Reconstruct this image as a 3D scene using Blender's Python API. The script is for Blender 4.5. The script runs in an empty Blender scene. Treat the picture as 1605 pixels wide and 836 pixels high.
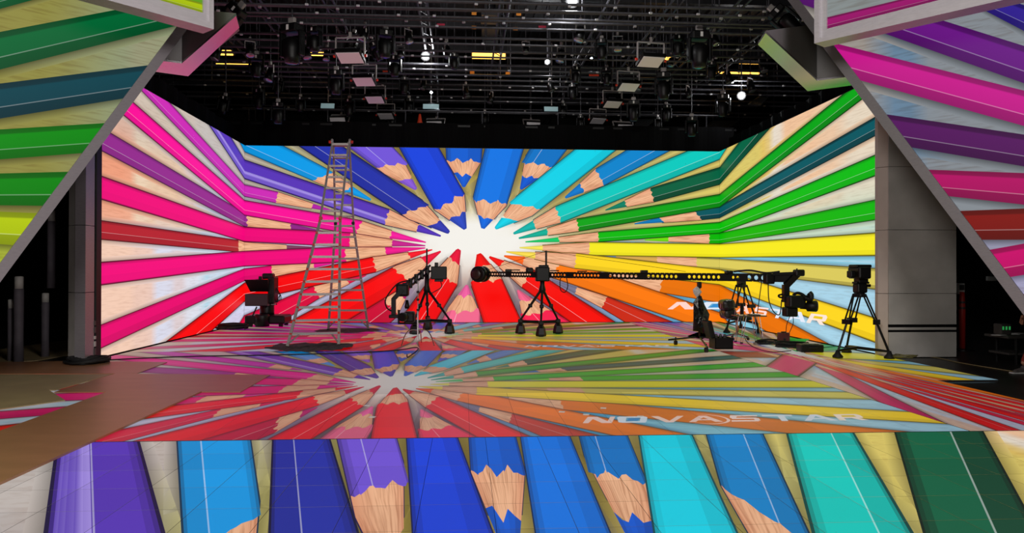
import bpy, bmesh, math, random
from mathutils import Vector, Matrix

# ------------------------------------------------------------------ camera, world, exposure
SC = bpy.context.scene
COL = SC.collection
F, EYE = 1150.0, 1.6
YAW, PITCH, ROLL = math.radians(3.69), math.radians(0.30), math.radians(0.13)
_f = Vector((math.sin(YAW) * math.cos(PITCH), math.cos(YAW) * math.cos(PITCH), math.sin(PITCH)))
_r0 = Vector((math.cos(YAW), -math.sin(YAW), 0.0))
_u0 = _r0.cross(_f)
_r = _r0 * math.cos(ROLL) + _u0 * math.sin(ROLL)
_u = _u0 * math.cos(ROLL) - _r0 * math.sin(ROLL)
cam_data = bpy.data.cameras.new('camera')
cam_data.sensor_width = 36.0
cam_data.lens = 36.0 * F / 1605.0
cam_data.clip_end = 200
cam = bpy.data.objects.new('camera', cam_data)
COL.objects.link(cam)
cam.matrix_world = Matrix(((_r.x, _u.x, -_f.x, 0), (_r.y, _u.y, -_f.y, 0), (_r.z, _u.z, -_f.z, EYE), (0, 0, 0, 1)))
SC.camera = cam
w = bpy.data.worlds.new('studio_dark')
SC.world = w
w.use_nodes = True
w.node_tree.nodes['Background'].inputs[0].default_value = (0.03, 0.032, 0.038, 1)
w.node_tree.nodes['Background'].inputs[1].default_value = 0.25
SC.view_settings.view_transform = 'Standard'
SC.view_settings.look = 'None'
SC.view_settings.exposure = 0.0
SC.view_settings.gamma = 1.0
SC.view_settings.use_curve_mapping = False
random.seed(7)
# unseen area fills added behind the camera to brighten columns, frames and boards
for hx_, hy_, he_ in ((-2.2, -0.5, 560), (3.4, -0.5, 560)):
    ld = bpy.data.lights.new('house_fill', 'AREA')
    ld.shape = 'DISK'; ld.size = 2.5; ld.energy = he_; ld.color = (1.0, .95, .9)
    lo_ = bpy.data.objects.new('house_fill', ld)
    COL.objects.link(lo_)
    lo_.location = (hx_, hy_, 5.6)
    lo_.rotation_euler = (Vector((0.6, 13, 2.2)) - Vector((hx_, hy_, 5.6))).to_track_quat('-Z', 'Y').to_euler()

def ray(x, y):
    return _f + _r * ((x - 802.5) / F) - _u * ((y - 418.0) / F)
def at(x, y, Y):                       # photo pixel -> point at stage depth Y
    d = ray(x, y)
    v = d * (Y / d.y)
    return Vector((v.x, v.y, v.z + EYE))
def flo(x, y, z=0.0):                  # photo pixel -> point on the floor
    d = ray(x, y)
    v = d * ((z - EYE) / d.z)
    return Vector((v.x, v.y, z))
def atx(x, y, X):                      # photo pixel -> point on the plane x = X
    d = ray(x, y)
    v = d * (X / d.x)
    return Vector((v.x, v.y, v.z + EYE))
def atz(x, y, Z):
    d = ray(x, y)
    v = d * ((Z - EYE) / d.z)
    return Vector((v.x, v.y, Z))

# ------------------------------------------------------------------ helpers
def lin(c):
    return c / 12.92 if c <= 0.04045 else ((c + 0.055) / 1.055) ** 2.4
def hx(s):
    s = s.lstrip('#')
    return tuple(lin(int(s[i:i + 2], 16) / 255.0) for i in (0, 2, 4))
def mul(c, k):
    return (c[0] * k, c[1] * k, c[2] * k)
def mix(a, b, t):
    return tuple(a[i] * (1 - t) + b[i] * t for i in range(3))

def tag(o, label=None, cat=None, group=None, kind=None):
    if label: o['label'] = label
    if cat: o['category'] = cat
    if group: o['group'] = group
    if kind: o['kind'] = kind
    return o
def empty(name, loc, label=None, cat=None, group=None):
    o = bpy.data.objects.new(name, None)
    o.empty_display_size = 0.1
    COL.objects.link(o)
    o.location = loc
    return tag(o, label, cat, group)
def copy_tree(o, parent=None):
    c = o.copy()
    COL.objects.link(c)
    c.parent = parent
    for ch in list(o.children):
        copy_tree(ch, c)
    return c

MATS = {}
def mat(name, col, rough=0.5, metal=0.0, spec=0.5, noise=0.0, nscale=8.0, bump=0.0, emit=None, estr=1.0, stretch=(1, 1, 1)):
    if name in MATS: return MATS[name]
    m = bpy.data.materials.new(name)
    m.use_nodes = True
    nt = m.node_tree
    b = nt.nodes['Principled BSDF']
    c = hx(col) if isinstance(col, str) else col
    b.inputs['Base Color'].default_value = (*c, 1)
    b.inputs['Roughness'].default_value = rough
    b.inputs['Metallic'].default_value = metal
    b.inputs['Specular IOR Level'].default_value = spec
    if noise or bump:
        tc = nt.nodes.new('ShaderNodeTexCoord')
        mp = nt.nodes.new('ShaderNodeMapping')
        mp.inputs['Scale'].default_value = stretch
        nz = nt.nodes.new('ShaderNodeTexNoise')
        nz.inputs['Scale'].default_value = nscale
        nz.inputs['Detail'].default_value = 5
        nt.links.new(tc.outputs['Object'], mp.inputs[0])
        nt.links.new(mp.outputs[0], nz.inputs['Vector'])
        if noise:
            rp = nt.nodes.new('ShaderNodeValToRGB')
            rp.color_ramp.elements[0].position = 0.3
            rp.color_ramp.elements[0].color = (*mul(c, 1 - noise), 1)
            rp.color_ramp.elements[1].position = 0.7
            rp.color_ramp.elements[1].color = (*mul(c, 1 + noise), 1)
            nt.links.new(nz.outputs[0], rp.inputs[0])
            nt.links.new(rp.outputs[0], b.inputs['Base Color'])
        if bump:
            bp = nt.nodes.new('ShaderNodeBump')
            bp.inputs['Strength'].default_value = bump
            bp.inputs['Distance'].default_value = 0.02
            nt.links.new(nz.outputs[0], bp.inputs['Height'])
            nt.links.new(bp.outputs[0], b.inputs['Normal'])
    if emit:
        e = hx(emit) if isinstance(emit, str) else emit
        b.inputs['Emission Color'].default_value = (*e, 1)
        b.inputs['Emission Strength'].default_value = estr
    MATS[name] = m
    return m

def led_mat(name, strength, rough, coat=0.0, base=0.01, seam=None):
    """display picture: colour attribute (alpha = wood grain amount), emitted by the LEDs"""
    m = bpy.data.materials.new(name)
    m.use_nodes = True
    nt = m.node_tree
    L = nt.links
    b = nt.nodes['Principled BSDF']
    a = nt.nodes.new('ShaderNodeAttribute'); a.attribute_name = 'Col'
    uv = nt.nodes.new('ShaderNodeUVMap'); uv.uv_map = 'UVMap'
    mp = nt.nodes.new('ShaderNodeMapping'); mp.inputs['Scale'].default_value = (2.2, 26, 1)
    nz = nt.nodes.new('ShaderNodeTexNoise')
    nz.inputs['Scale'].default_value = 1.0; nz.inputs['Detail'].default_value = 3
    rp = nt.nodes.new('ShaderNodeValToRGB')
    rp.color_ramp.elements[0].position = 0.46; rp.color_ramp.elements[0].color = (0, 0, 0, 1)
    rp.color_ramp.elements[1].position = 0.66; rp.color_ramp.elements[1].color = (1, 1, 1, 1)
    mm = nt.nodes.new('ShaderNodeMath'); mm.operation = 'MULTIPLY'
    mx = nt.nodes.new('ShaderNodeMix'); mx.data_type = 'RGBA'; mx.blend_type = 'MULTIPLY'
    mx.inputs[7].default_value = (0.5, 0.36, 0.28, 1)
    L.new(uv.outputs[0], mp.inputs[0]); L.new(mp.outputs[0], nz.inputs['Vector']); L.new(nz.outputs[0], rp.inputs[0])
    L.new(rp.outputs[0], mm.inputs[0]); L.new(a.outputs['Alpha'], mm.inputs[1])
    L.new(mm.outputs[0], mx.inputs[0]); L.new(a.outputs['Color'], mx.inputs[6])
    L.new(mx.outputs[2], b.inputs['Emission Color'])
    b.inputs['Emission Strength'].default_value = strength
    b.inputs['Base Color'].default_value = (base, base, base, 1)
    b.inputs['Roughness'].default_value = rough
    b.inputs['Specular IOR Level'].default_value = coat if coat else 0.15
    if seam:                                                # faint joints between LED modules too far to build
        g = nt.nodes.new('ShaderNodeNewGeometry')
        br = nt.nodes.new('ShaderNodeTexBrick')
        br.offset = 0.0
        br.inputs['Scale'].default_value = 1.0
        br.inputs['Brick Width'].default_value = seam; br.inputs['Row Height'].default_value = seam
        br.inputs['Mortar Size'].default_value = 0.004
        br.inputs['Color1'].default_value = (base, base, base, 1); br.inputs['Color2'].default_value = (base, base, base, 1)
        br.inputs['Mortar'].default_value = (0.002, 0.002, 0.002, 1)
        L.new(g.outputs['Position'], br.inputs['Vector']); L.new(br.outputs['Color'], b.inputs['Base Color'])
    return m

class MB:
    def __init__(s):
        s.v = []; s.f = []
    def add(s, vs, fs):
        n = len(s.v)
        s.v += [Vector(p) for p in vs]
        s.f += [tuple(i + n for i in q) for q in fs]
        return s
    def box(s, c, d, R=None):
        c = Vector(c); h = [x / 2 for x in d]
        vs = []
        for z in (-1, 1):
            for x, y in ((-1, -1), (1, -1), (1, 1), (-1, 1)):
                p = Vector((x * h[0], y * h[1], z * h[2]))
                if R is not None: p = R @ p
                vs.append(c + p)
        return s.add(vs, [(3, 2, 1, 0), (4, 5, 6, 7), (0, 1, 5, 4), (1, 2, 6, 5), (2, 3, 7, 6), (3, 0, 4, 7)])
    def bbox(s, c, d, bev=0.01, R=None):               # box with chamfered edges
        c = Vector(c); bm = bmesh.new()
        bmesh.ops.create_cube(bm, size=1.0)
        for v in bm.verts: v.co = Vector((v.co.x * d[0], v.co.y * d[1], v.co.z * d[2]))
        bmesh.ops.bevel(bm, geom=bm.edges[:], offset=min(bev, min(d) * 0.45), segments=2, affect='EDGES', profile=0.5)
        bm.verts.ensure_lookup_table()
        vs = [c + ((R @ v.co) if R is not None else v.co) for v in bm.verts]
        fs = [tuple(v.index for v in f.verts) for f in bm.faces]
        bm.free()
        return s.add(vs, fs)
    def tube(s, pts, r, n=8, cap=True):
        pts = [Vector(p) for p in pts]
        rs = r if isinstance(r, (list, tuple)) else [r] * len(pts)
        base = len(s.v)
        prev = None
        for i, p in enumerate(pts):
            if i == 0: t = pts[1] - pts[0]
            elif i == len(pts) - 1: t = pts[-1] - pts[-2]
            else: t = (pts[i + 1] - pts[i]).normalized() + (pts[i] - pts[i - 1]).normalized()
            t = t.normalized() if t.length > 1e-9 else Vector((0, 0, 1))
            if prev is None:
                a = t.cross(Vector((0, 0, 1)))
                if a.length < 1e-3: a = t.cross(Vector((0, 1, 0)))
            else:
                a = prev - t * prev.dot(t)
            a.normalize(); prev = a
            b = t.cross(a)
            for k in range(n):
                w_ = 2 * math.pi * k / n + math.pi / n
                s.v.append(p + (a * math.cos(w_) + b * math.sin(w_)) * rs[i])
        for i in range(len(pts) - 1):
            for k in range(n):
                q = base + i * n
                s.f.append((q + k, q + (k + 1) % n, q + n + (k + 1) % n, q + n + k))
        if cap:
            s.f.append(tuple(base + k for k in range(n))[::-1])
            q = base + (len(pts) - 1) * n
            s.f.append(tuple(q + k for k in range(n)))
        return s
    def bar(s, p, q, wd, ht, up=(0, 0, 1)):            # rectangular bar from p to q
        p = Vector(p); q = Vector(q); t = (q - p).normalized()
        up = Vector(up); a = t.cross(up)
        if a.length < 1e-3: a = t.cross(Vector((0, 1, 0)))
        a.normalize(); b = a.cross(t)
        vs = []
        for e in (p, q):
            for x, y in ((-1, -1), (1, -1), (1, 1), (-1, 1)):
                vs.append(e + a * (x * wd / 2) + b * (y * ht / 2))
        return s.add(vs, [(0, 1, 2, 3), (7, 6, 5, 4), (0, 4, 5, 1), (1, 5, 6, 2), (2, 6, 7, 3), (3, 7, 4, 0)])
    def lathe(s, c, prof, n=16, axis=(0, 0, 1)):       # prof: (radius, height along axis)
        c = Vector(c); ax = Vector(axis).normalized()
        a = ax.cross(Vector((0, 0, 1)))
        if a.length < 1e-3: a = Vector((1, 0, 0))
        a.normalize(); b = ax.cross(a)
        base = len(s.v)
        for r, h in prof:
            for k in range(n):
                w_ = 2 * math.pi * k / n
                s.v.append(c + ax * h + (a * math.cos(w_) + b * math.sin(w_)) * r)
        for i in range(len(prof) - 1):
            for k in range(n):
                q = base + i * n
                s.f.append((q + k, q + (k + 1) % n, q + n + (k + 1) % n, q + n + k))
        s.f.append(tuple(base + k for k in range(n))[::-1])
        q = base + (len(prof) - 1) * n
        s.f.append(tuple(q + k for k in range(n)))
        return s
    def prism(s, poly, off):                           # polygon (3D pts) extruded by vector
        poly = [Vector(p) for p in poly]; off = Vector(off); n = len(poly)
        vs = poly + [p + off for p in poly]
        fs = [tuple(range(n))[::-1], tuple(range(n, 2 * n))]
        fs += [(i, (i + 1) % n, n + (i + 1) % n, n + i) for i in range(n)]
        return s.add(vs, fs)
    def build(s, name, m, parent=None, smooth=False, fix=True):
        org = Vector((0, 0, 0))
        p = parent
        while p is not None:
            org += p.location; p = p.parent
        me = bpy.data.meshes.new(name)
        if parent is None and s.v:
            lo = Vector((min(v.x for v in s.v), min(v.y for v in s.v), min(v.z for v in s.v)))
            hi = Vector((max(v.x for v in s.v), max(v.y for v in s.v), max(v.z for v in s.v)))
            org = Vector(((lo.x + hi.x) / 2, (lo.y + hi.y) / 2, lo.z))
        me.from_pydata([v - org for v in s.v], [], s.f)
        if fix:
            bm = bmesh.new(); bm.from_mesh(me)
            bmesh.ops.recalc_face_normals(bm, faces=bm.faces[:])
            bm.to_mesh(me); bm.free()
        me.materials.append(m)
        if smooth:
            for pl in me.polygons: pl.use_smooth = len(pl.vertices) <= 4
        o = bpy.data.objects.new(name, me)
        COL.objects.link(o)
        if parent is None: o.location = org
        else: o.parent = parent
        return o

# ------------------------------------------------------------------ materials
M_black = mat('black_plastic', '#060607', 0.45, 0.0, 0.3)
M_blackm = mat('black_metal', '#0c0c0e', 0.38, 0.4, 0.4)
M_rubber = mat('black_rubber', '#08080a', 0.7)
M_grid = mat('dark_grid_steel', '#46464c', 0.45, 0.3, noise=0.25)
M_alu = mat('aluminium', '#a39d9b', 0.42, 0.35, noise=0.08, nscale=30)
M_chrome = mat('chrome', '#c8c8ca', 0.15, 1.0)
M_frame = mat('brushed_grey_frame', '#9a959a', 0.4, 0.55, noise=0.07, nscale=14, stretch=(1, 1, 6))
M_pillar = mat('grey_cement_panel', '#b2afab', 0.55, 0.0, noise=0.12, nscale=2.2)
M_pillar_side = mat('grey_side_panel', '#bdb0a8', 0.5, 0.0, noise=0.1, nscale=2.5)
M_drape = mat('black_drape', '#040405', 0.85, 0.0, 0.08, noise=0.4, nscale=3, bump=0.3, stretch=(6, 6, 0.4))
M_studio = mat('black_studio_paint', '#0b0b0d', 0.75, noise=0.3, nscale=3)
M_floor = mat('dark_studio_floor', '#1e1c1b', 0.4, noise=0.3, nscale=2)
M_board = mat('brown_hardboard', '#9a6c4c', 0.38, noise=0.09, nscale=1.5, stretch=(1, 3, 1))
M_boardtan = mat('tan_hardboard', '#9a8864', 0.5, noise=0.1, nscale=2)
M_white = mat('white_plastic', '#d8d8d6', 0.5)
M_red = mat('red_paint', '#b4281e', 0.45)
M_redcap = mat('red_plastic', '#c8301e', 0.4)
M_cloth = mat('grey_drop_cloth', '#3c3638', 0.9, noise=0.35, nscale=9, bump=0.5)
M_orange = mat('orange_plastic', '#e0401a', 0.5)
M_leather = mat('black_leather', '#151515', 0.35)
# ------------------------------------------------------------------ the picture shown on the screens (unfolded wall metres a, b)
XL, XR, YB, ZT = -6.57, 7.92, 22.4, 5.32
YWL, YWR = 13.52, 13.66
A_MIN, A_MAX = XL - (YB - YWL), XR + (YB - YWR)
def A(x, y):
    if x < 383.2:
        p = atx(x, y, XL); return Vector((XL - (YB - p.y), p.z))
    if x > 1127.8:
        p = atx(x, y, XR); return Vector((XR + (YB - p.y), p.z))
    p = at(x, y, YB)
    return Vector((p.x, p.z))
CA = A(745, 378)

def smooth(e0, e1, x):
    t = max(0.0, min(1.0, (x - e0) / (e1 - e0)))
    return t * t * (3 - 2 * t)
LW_HI = [(0.0, '#a9a2ae'), (1.6, '#b3b6c8'), (3.0, '#bccadb'), (4.1, '#d8c3bd'), (5.0, '#e7c6a6'), (6.9, '#ecd2b4'), (7.6, '#ee9f7c'), (20, '#ee9f7c')]
LW_LO = [(0.0, '#cfd0ea'), (2.0, '#c8dcec'), (3.2, '#b4d8e8'), (3.7, '#dde2ee'), (4.8, '#ddcfd2'), (5.6, '#d9dcec'), (6.6, '#ecc9b8'), (7.6, '#f3cdb6'), (20, '#f3b59c')]
RW_HI = [(0.0, '#dcc768'), (3.4, '#e3c265'), (4.0, '#e8dccb'), (4.7, '#f0c39c'), (6.6, '#ecc6a4'), (7.6, '#e6d6bf'), (20, '#e6d6bf')]
def ramp(tab, x):
    for i in range(len(tab) - 1):
        if x <= tab[i + 1][0]:
            w_ = tab[i + 1][0] - tab[i][0]
            t = smooth(tab[i + 1][0] - min(0.4, w_), tab[i + 1][0], x)
            return mix(hx(tab[i][1]), hx(tab[i + 1][1]), t)
    return hx(tab[-1][1])
C_GLOW, C_OLIVE, C_BROWN = hx('#f4f1ea'), hx('#b8a350'), hx('#8a6a3c')
def bg(a, b):
    dx, dy = a - CA.x, b - CA.y
    if dy >= 0:
        t = smooth(1.5, 3.2, math.hypot(dx * .5, dy))
        c = mix(C_OLIVE, hx('#8c7a4a'), t)
        c = mix(c, hx('#c9c07a'), smooth(2, 5.5, abs(dx)))
        c = mix(c, hx('#b0a490'), smooth(1.0, 3.0, -dx) * (1 - smooth(.5, 1.4, dy)))
        if dx > 5: c = mix(c, ramp(RW_HI, a - XR) if a > XR else hx('#dcc768'), smooth(5, 7.3, dx))
        if dx < -5: c = mix(c, ramp(LW_HI, XL - a) if a < XL else hx('#a9a2ae'), smooth(5, 6.6, -dx))
    else:
        c = hx('#8a7078')
        c = mix(c, hx('#9c92b4'), smooth(.8, 3.5, abs(dx)))
        if dx > 0: c = mix(c, hx('#6fb9e0'), smooth(2.2, 6, dx))
        if dx < 0: c = mix(c, ramp(LW_LO, XL - a) if a < XL else hx('#cfd0ea'), smooth(2.5, 6.3, -dx))
    if a > XR:                                           # right end: pale green to blue below the greens
        k = smooth(3.4, 1.7, b)
        c = mix(c, hx('#c9dcc4'), smooth(3.6, 2.6, b))
        c = mix(c, hx('#86cbe2'), smooth(2.5, 1.9, b))
        if b < 1.8 and a > XR + 3.2 + (b - .9) * -2: c = mix(c, hx('#aed6ea'), .8)
    if a < XL: c = mix(c, ramp(LW_LO, XL - a), smooth(2.9, 1.9, b))
    if a < XL: c = mix(c, hx('#c9bcb0'), .8 * smooth(3.9, 4.5, b))
    d = math.hypot(dx / 1.85, dy / 0.74)
    c = mix(hx('#ddcfa0') if dy > -.2 else hx('#d8c0b0'), c, smooth(1.2, 2.3, d))
    return mix(C_GLOW, c, smooth(0.7, 1.5, d))

ART = []                                                  # (layer, [(a, b, r, g, b, grain, u, v), ...])
def V8(p, c, g=0.0, u=0.0, v=0.0):
    return (p[0], p[1], c[0], c[1], c[2], g, u, v)
def quad(layer, pts, cols, g=0.0, uvs=None):
    ART.append((layer, [V8(p, c, g, *(uvs[i] if uvs else (p[0], p[1]))) for i, (p, c) in enumerate(zip(pts, cols))]))
# background
na, nb = 132, 20
aa = [A_MIN - 6 + (A_MAX - A_MIN + 12) * i / na for i in range(na + 1)]
bb = [-1.2 + 8.4 * j / nb for j in range(nb + 1)]
BGC = [[bg(a, b) for b in bb] for a in aa]
for i in range(na):
    g = 0.22 if (aa[i] < XL or aa[i] > XR) else 0.0
    for j in range(nb):
        quad(0, [(aa[i], bb[j]), (aa[i + 1], bb[j]), (aa[i + 1], bb[j + 1]), (aa[i], bb[j + 1])],
             [BGC[i][j], BGC[i + 1][j], BGC[i + 1][j + 1], BGC[i][j + 1]], g)

W_MID, W_EDGE = hx('#f6bd94'), hx('#e29a74')
prnd = random.Random(3)
def pencil(col, eA, eB, wp, lp, tp, tw=3, lead=None, prim=0, hl=.6, band=False, edge=.78, low=.84, span=27.0, flat=False):
    """one pencil of the picture: two edge lines, the points where wood, lead and tip begin"""
    col = hx(col); lead = hx(lead) if lead else col
    A1, A2, B1, B2 = A(*eA[0]), A(*eA[1]), A(*eB[0]), A(*eB[1])
    T, W, Lp = A(*tp), A(*wp), A(*lp)
    dA, dB = (A2 - A1).normalized(), (B2 - B1).normalized()
    ax = (dA + dB).normalized()
    def PA(s): return A1 + dA * ((s - (A1 - T).dot(ax)) / dA.dot(ax))
    def PB(s): return B1 + dB * ((s - (B1 - T).dot(ax)) / dB.dot(ax))
    sW, sL = (W - T).dot(ax), (Lp - T).dot(ax)
    w0 = (PB(sW) - PA(sW)).length
    if (PB(sW + span) - PA(sW + span)).dot(PB(sW) - PA(sW)) < 0.6 * w0 * w0:
        dA = ax.copy(); dB = ax.copy()
        a1, b1 = PA(sW), PB(sW)
        A1, B1 = a1, b1
    skw = (B1 - A1).dot(ax)
    if abs(skw) > .95 * w0 or (B1 - A1).length > 1.6 * w0: skw = 0.0
    n = (PA(sW) - PB(sW)); n = (n - ax * n.dot(ax)).normalized()
    tw = tw * 0.0195
    TA, TB = T + n * tw / 2, T - n * tw / 2
    def X(s, f):
        if s >= sW: return PA(s).lerp(PB(s), f)
        k = max(0.0, s / sW)
        return TA.lerp(PA(sW), k).lerp(TB.lerp(PB(sW), k), f)
    L0 = 2 + 3 * prim
    # soft shadow on the background
    sk = max(.1, .24 * w0)
    ss = [0.02, sL, sW, sW + 1.2, sW + 3, sW + 5, sW + 8, sW + 12, sW + span]
    for f, sg in ((0.0, 1), (1.0, -1)):
        for s0, s1 in zip(ss, ss[1:]):
            p0, p1 = X(s0, f), X(s1, f)
            o0, o1 = p0 + n * sg * sk * (.35 + .65 * min(1, s0 / sW)), p1 + n * sg * sk
            k = .4 if s0 >= sL else .9
            quad(1, [p0, p1, o1, o0], [mul(bg(*p0), 1.0 if s0 < .1 else .42), mul(bg(*p1), .75 if s0 < .1 else .4), bg(*o1), bg(*o0)])
    # thin dark contour
    dk = mul(col, .1); oc = .022 if prim else .014
    for f, sg in ((0.0, 1), (1.0, -1)):
        for s0, s1 in ((sL, sW), (sW, sW + span)):
            p0, p1 = X(s0, f), X(s1, f)
            quad(L0, [p0 - n * sg * .02, p1 - n * sg * .02, p1 + n * sg * oc, p0 + n * sg * oc], [dk] * 4)
    # body
    amp = .12 * w0
    fs = sorted([0, .05, .13, .14, .22, .3, .38, .46, .54, hl - .01, hl + .01, .62, .7, .78, .86, .92, .96, 1])
    offs = [(-abs(math.sin(math.pi * 2.6 * f + .5)) + .6) * amp + prnd.uniform(-.3, .3) * amp + skw * (f - .5) for f in fs]
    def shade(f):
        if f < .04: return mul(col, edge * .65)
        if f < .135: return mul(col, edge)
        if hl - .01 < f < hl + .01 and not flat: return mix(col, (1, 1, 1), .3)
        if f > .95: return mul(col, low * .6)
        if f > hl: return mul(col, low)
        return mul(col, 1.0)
    for i in range(len(fs) - 1):
        f0, f1 = fs[i], fs[i + 1]
        fm = (f0 + f1) / 2
        c = shade(fm)
        c0, c1 = c, c
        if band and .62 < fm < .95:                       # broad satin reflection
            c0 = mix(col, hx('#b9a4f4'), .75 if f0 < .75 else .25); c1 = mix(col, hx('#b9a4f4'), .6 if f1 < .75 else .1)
        q = [X(sW + offs[i], f0) if sW + offs[i] >= sW else PA(sW + offs[i]).lerp(PB(sW + offs[i]), f0),
             PA(sW + span).lerp(PB(sW + span), f0), PA(sW + span).lerp(PB(sW + span), f1),
             PA(sW + offs[i + 1]).lerp(PB(sW + offs[i + 1]), f1)]
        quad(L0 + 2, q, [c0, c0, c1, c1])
    # wood
    ws = [0, .12, .35, .65, .88, 1]
    sx = sW + amp * .7
    for i in range(5):
        f0, f1 = ws[i], ws[i + 1]
        cc = [mix(W_EDGE, W_MID, 1 - abs(2 * f - 1) ** 2) for f in (f0, f1)]
        e0, e1 = sx + max(0, skw * (f0 - .5)), sx + max(0, skw * (f1 - .5))
        pts = [X(sL * .8, f0), X(sW, f0), X(e0, f0), X(e1, f1), X(sW, f1), X(sL * .8, f1)]
        uv = [(sL, f0 * w0), (sW, f0 * w0), (sx, f0 * w0), (sx, f1 * w0), (sW, f1 * w0), (sL, f1 * w0)]
        uv = [(u + T.x * 3, v + T.y * 5) for u, v in uv]
        quad(L0 + 1, pts[0:2] + pts[4:6], [cc[0], cc[0], cc[1], cc[1]], .65, uv[0:2] + uv[4:6])
        quad(L0 + 1, pts[1:5], [cc[0], cc[0], cc[1], cc[1]], .65, uv[1:5])
    # lead
    ls = [0, .2, .4, .6, .8, 1]
    wl = (X(sL, 0) - X(sL, 1)).length
    lo = [prnd.uniform(-.13, .16) * wl + skw * .45 * (f - .5) for f in ls]
    for i in range(5):
        f0, f1 = ls[i], ls[i + 1]
        c = mul(lead, (.8, 1, 1.08, .95, .72)[i])
        quad(L0 + 2, [X(sL + lo[i], f0), X(sL + lo[i + 1], f1), X(.0, f1), X(.0, f0)], [c, c, mul(c, .92), mul(c, .92)])
    quad(L0 + 2, [TA, TA.lerp(TB, .2) - ax * tw * .35, TA.lerp(TB, .8) - ax * tw * .35, TB], [mul(lead, .8)] * 4)

P = pencil
# ---- short pencils lying behind (prim 0)
P('#009be8', ((524, 271), (447, 230.6)), ((492, 284), (385, 238.7)), (506, 277), (546, 297), (580, 313), 4, hl=.72)
P('#7456dc', ((590, 263), (560, 240.6)), ((640, 257), (617, 232.5)), (616, 258.6), (637, 281), (651, 295.5), 6, '#8a5ad8', hl=.35, low=.96)
P('#005cd0', ((700, 252.4), (699, 233)), ((754.4, 253), (755.6, 233)), (727, 252.6), (725.7, 274.5), (727, 291), 7, '#005ad2', flat=True)
P('#0072c4', ((817, 256), (829.7, 235)), ((867, 261.7), (888, 235)), (843, 258), (829, 277), (817, 295.5), 5, '#0058d0', hl=.35, low=.97)
P('#0084cc', ((919.4, 273.6), (980, 236.8)), ((961, 283.5), (1046.5, 238)), (940, 277.5), (912.6, 294.8), (887, 309.5), 4, '#0078cc', hl=.68)
P('#006040', ((1004.8, 299.8), (1157, 225)), ((1039.7, 312.8), (1205.5, 202)), (1022, 304.7), (981, 320.6), (949.3, 329.5), 2, '#008064', hl=.66, edge=.6, low=.5)
P('#00565f', ((1083, 328.7), (1374, 182.6)), ((1097, 345), (1374, 211)), (1093, 335.5), (1037, 345), (995, 351), 2, '#0078b8', hl=.64, edge=.45, low=.5)
P('#00b400', ((1100, 366.5), (1374, 313.4)), ((1100, 382), (1374, 344)), (1112, 374.8), (1047, 376), (1011, 376.2), 2, '#6ee000', hl=.66)
P('#d9c95c', ((1090.6, 404.2), (1374, 421.6)), ((1090.6, 420.5), (1374, 453.7)), (1092, 412), (1030, 407), (966, 402.5), 2, '#d8a850', hl=.8, edge=.62, low=.6, flat=True)
P('#ea7200', ((1067, 436), (1299, 540)), ((1030.6, 458), (1127, 474.5)), (1036, 447), (955, 430.5), (920, 425), 2, '#9a8a90', flat=True, low=.95)
P('#cf2a14', ((966, 471), (1057, 506)), ((940, 481), (981, 506)), (948, 474), (904, 453), (866, 440), 3, '#76728c', hl=.45, low=.95)
P('#f81e4e', ((814.8, 492), (821, 506)), ((862, 486), (896, 506)), (838, 491), (822, 471), (812, 456), 4, '#f5648c', hl=.5, low=.98)
P('#f76a90', ((698.6, 491), (692, 505)), ((753, 489), (752.5, 505)), (726, 488), (731, 465.5), (731.5, 449), 6, '#f060a0', hl=.3, low=.95)
P('#cc0a34', ((584, 477), (545, 500)), ((640, 480), (612, 506)), (612, 482), (629, 461), (643, 449), 4, '#c8146e', hl=.5)
P('#e60640', ((479.7, 453.6), (444.8, 468.6)), ((509.6, 462), (454.8, 496)), (495, 457), (546, 442), (573, 431.5), 3, '#e0144a', hl=.6)
P('#e8006e', ((415, 418), (151.5, 513)), ((438.6, 433.7), (151.5, 549)), (426, 425.5), (492, 418), (526, 412), 2, '#e6148c', flat=True)
P('#b2202a', ((374, 377), (152, 345.5)), ((374, 395), (152, 374.4)), (374, 386.5), (449, 386.6), (491, 388), 2, '#7d3c5e', hl=.62, edge=.7, low=.8)
P('#932a8c', ((383, 333.7), (171.6, 208)), ((383, 354.8), (153.8, 232.8)), (387, 345), (456, 354.6), (506, 363), 2, '#8c2484', hl=.66)
P('#ce2cb6', ((443.5, 303), (275, 171)), ((422, 316), (221, 140.6)), (434, 309.5), (490, 321), (520, 330.6), 3, '#b420a4', hl=.68)
# ---- the ring of long pencils (prim 1 / 2 alternate)
P('#5836b8', ((621, 332.5), (364, 219)), ((587.4, 347.4), (331, 200)), (606, 341), (655, 357.7), (690, 370), 3, '#5230b8', 1, band=True)
P('#2030a8', ((668.4, 318.5), (549.5, 238.7)), ((625, 333), (472, 230.6)), (651.6, 327.4), (682, 350), (702, 363.5), 7, '#3038b0', 2, hl=.64)
P('#0d42de', ((676, 319.7), (628, 232.5)), ((733, 313.5), (687, 233)), (706, 316), (718.5, 339), (728, 357), 8, '#2a48c0', 1, hl=.7, flat=True)
P('#0074e4', ((741, 313), (760.6, 233.7)), ((794.8, 318.4), (819.8, 234.3)), (768, 316), (760.6, 340.5), (757.5, 355.5), 9, '#0068e0', 2, flat=True, hl=.72)
P('#00d2e8', ((797, 318.4), (900.7, 235)), ((847, 328), (963.7, 236.2)), (821, 322), (797, 340), (778, 357.3), 6, None, 1, hl=.7, flat=True, edge=.88)
P('#00cabe', ((857, 330), (1074.6, 238.7)), ((894.5, 343), (1127, 250)), (874.6, 335), (838.4, 352.4), (806, 366), 4, '#00b4aa', 2, hl=.68, low=.78)
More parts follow.
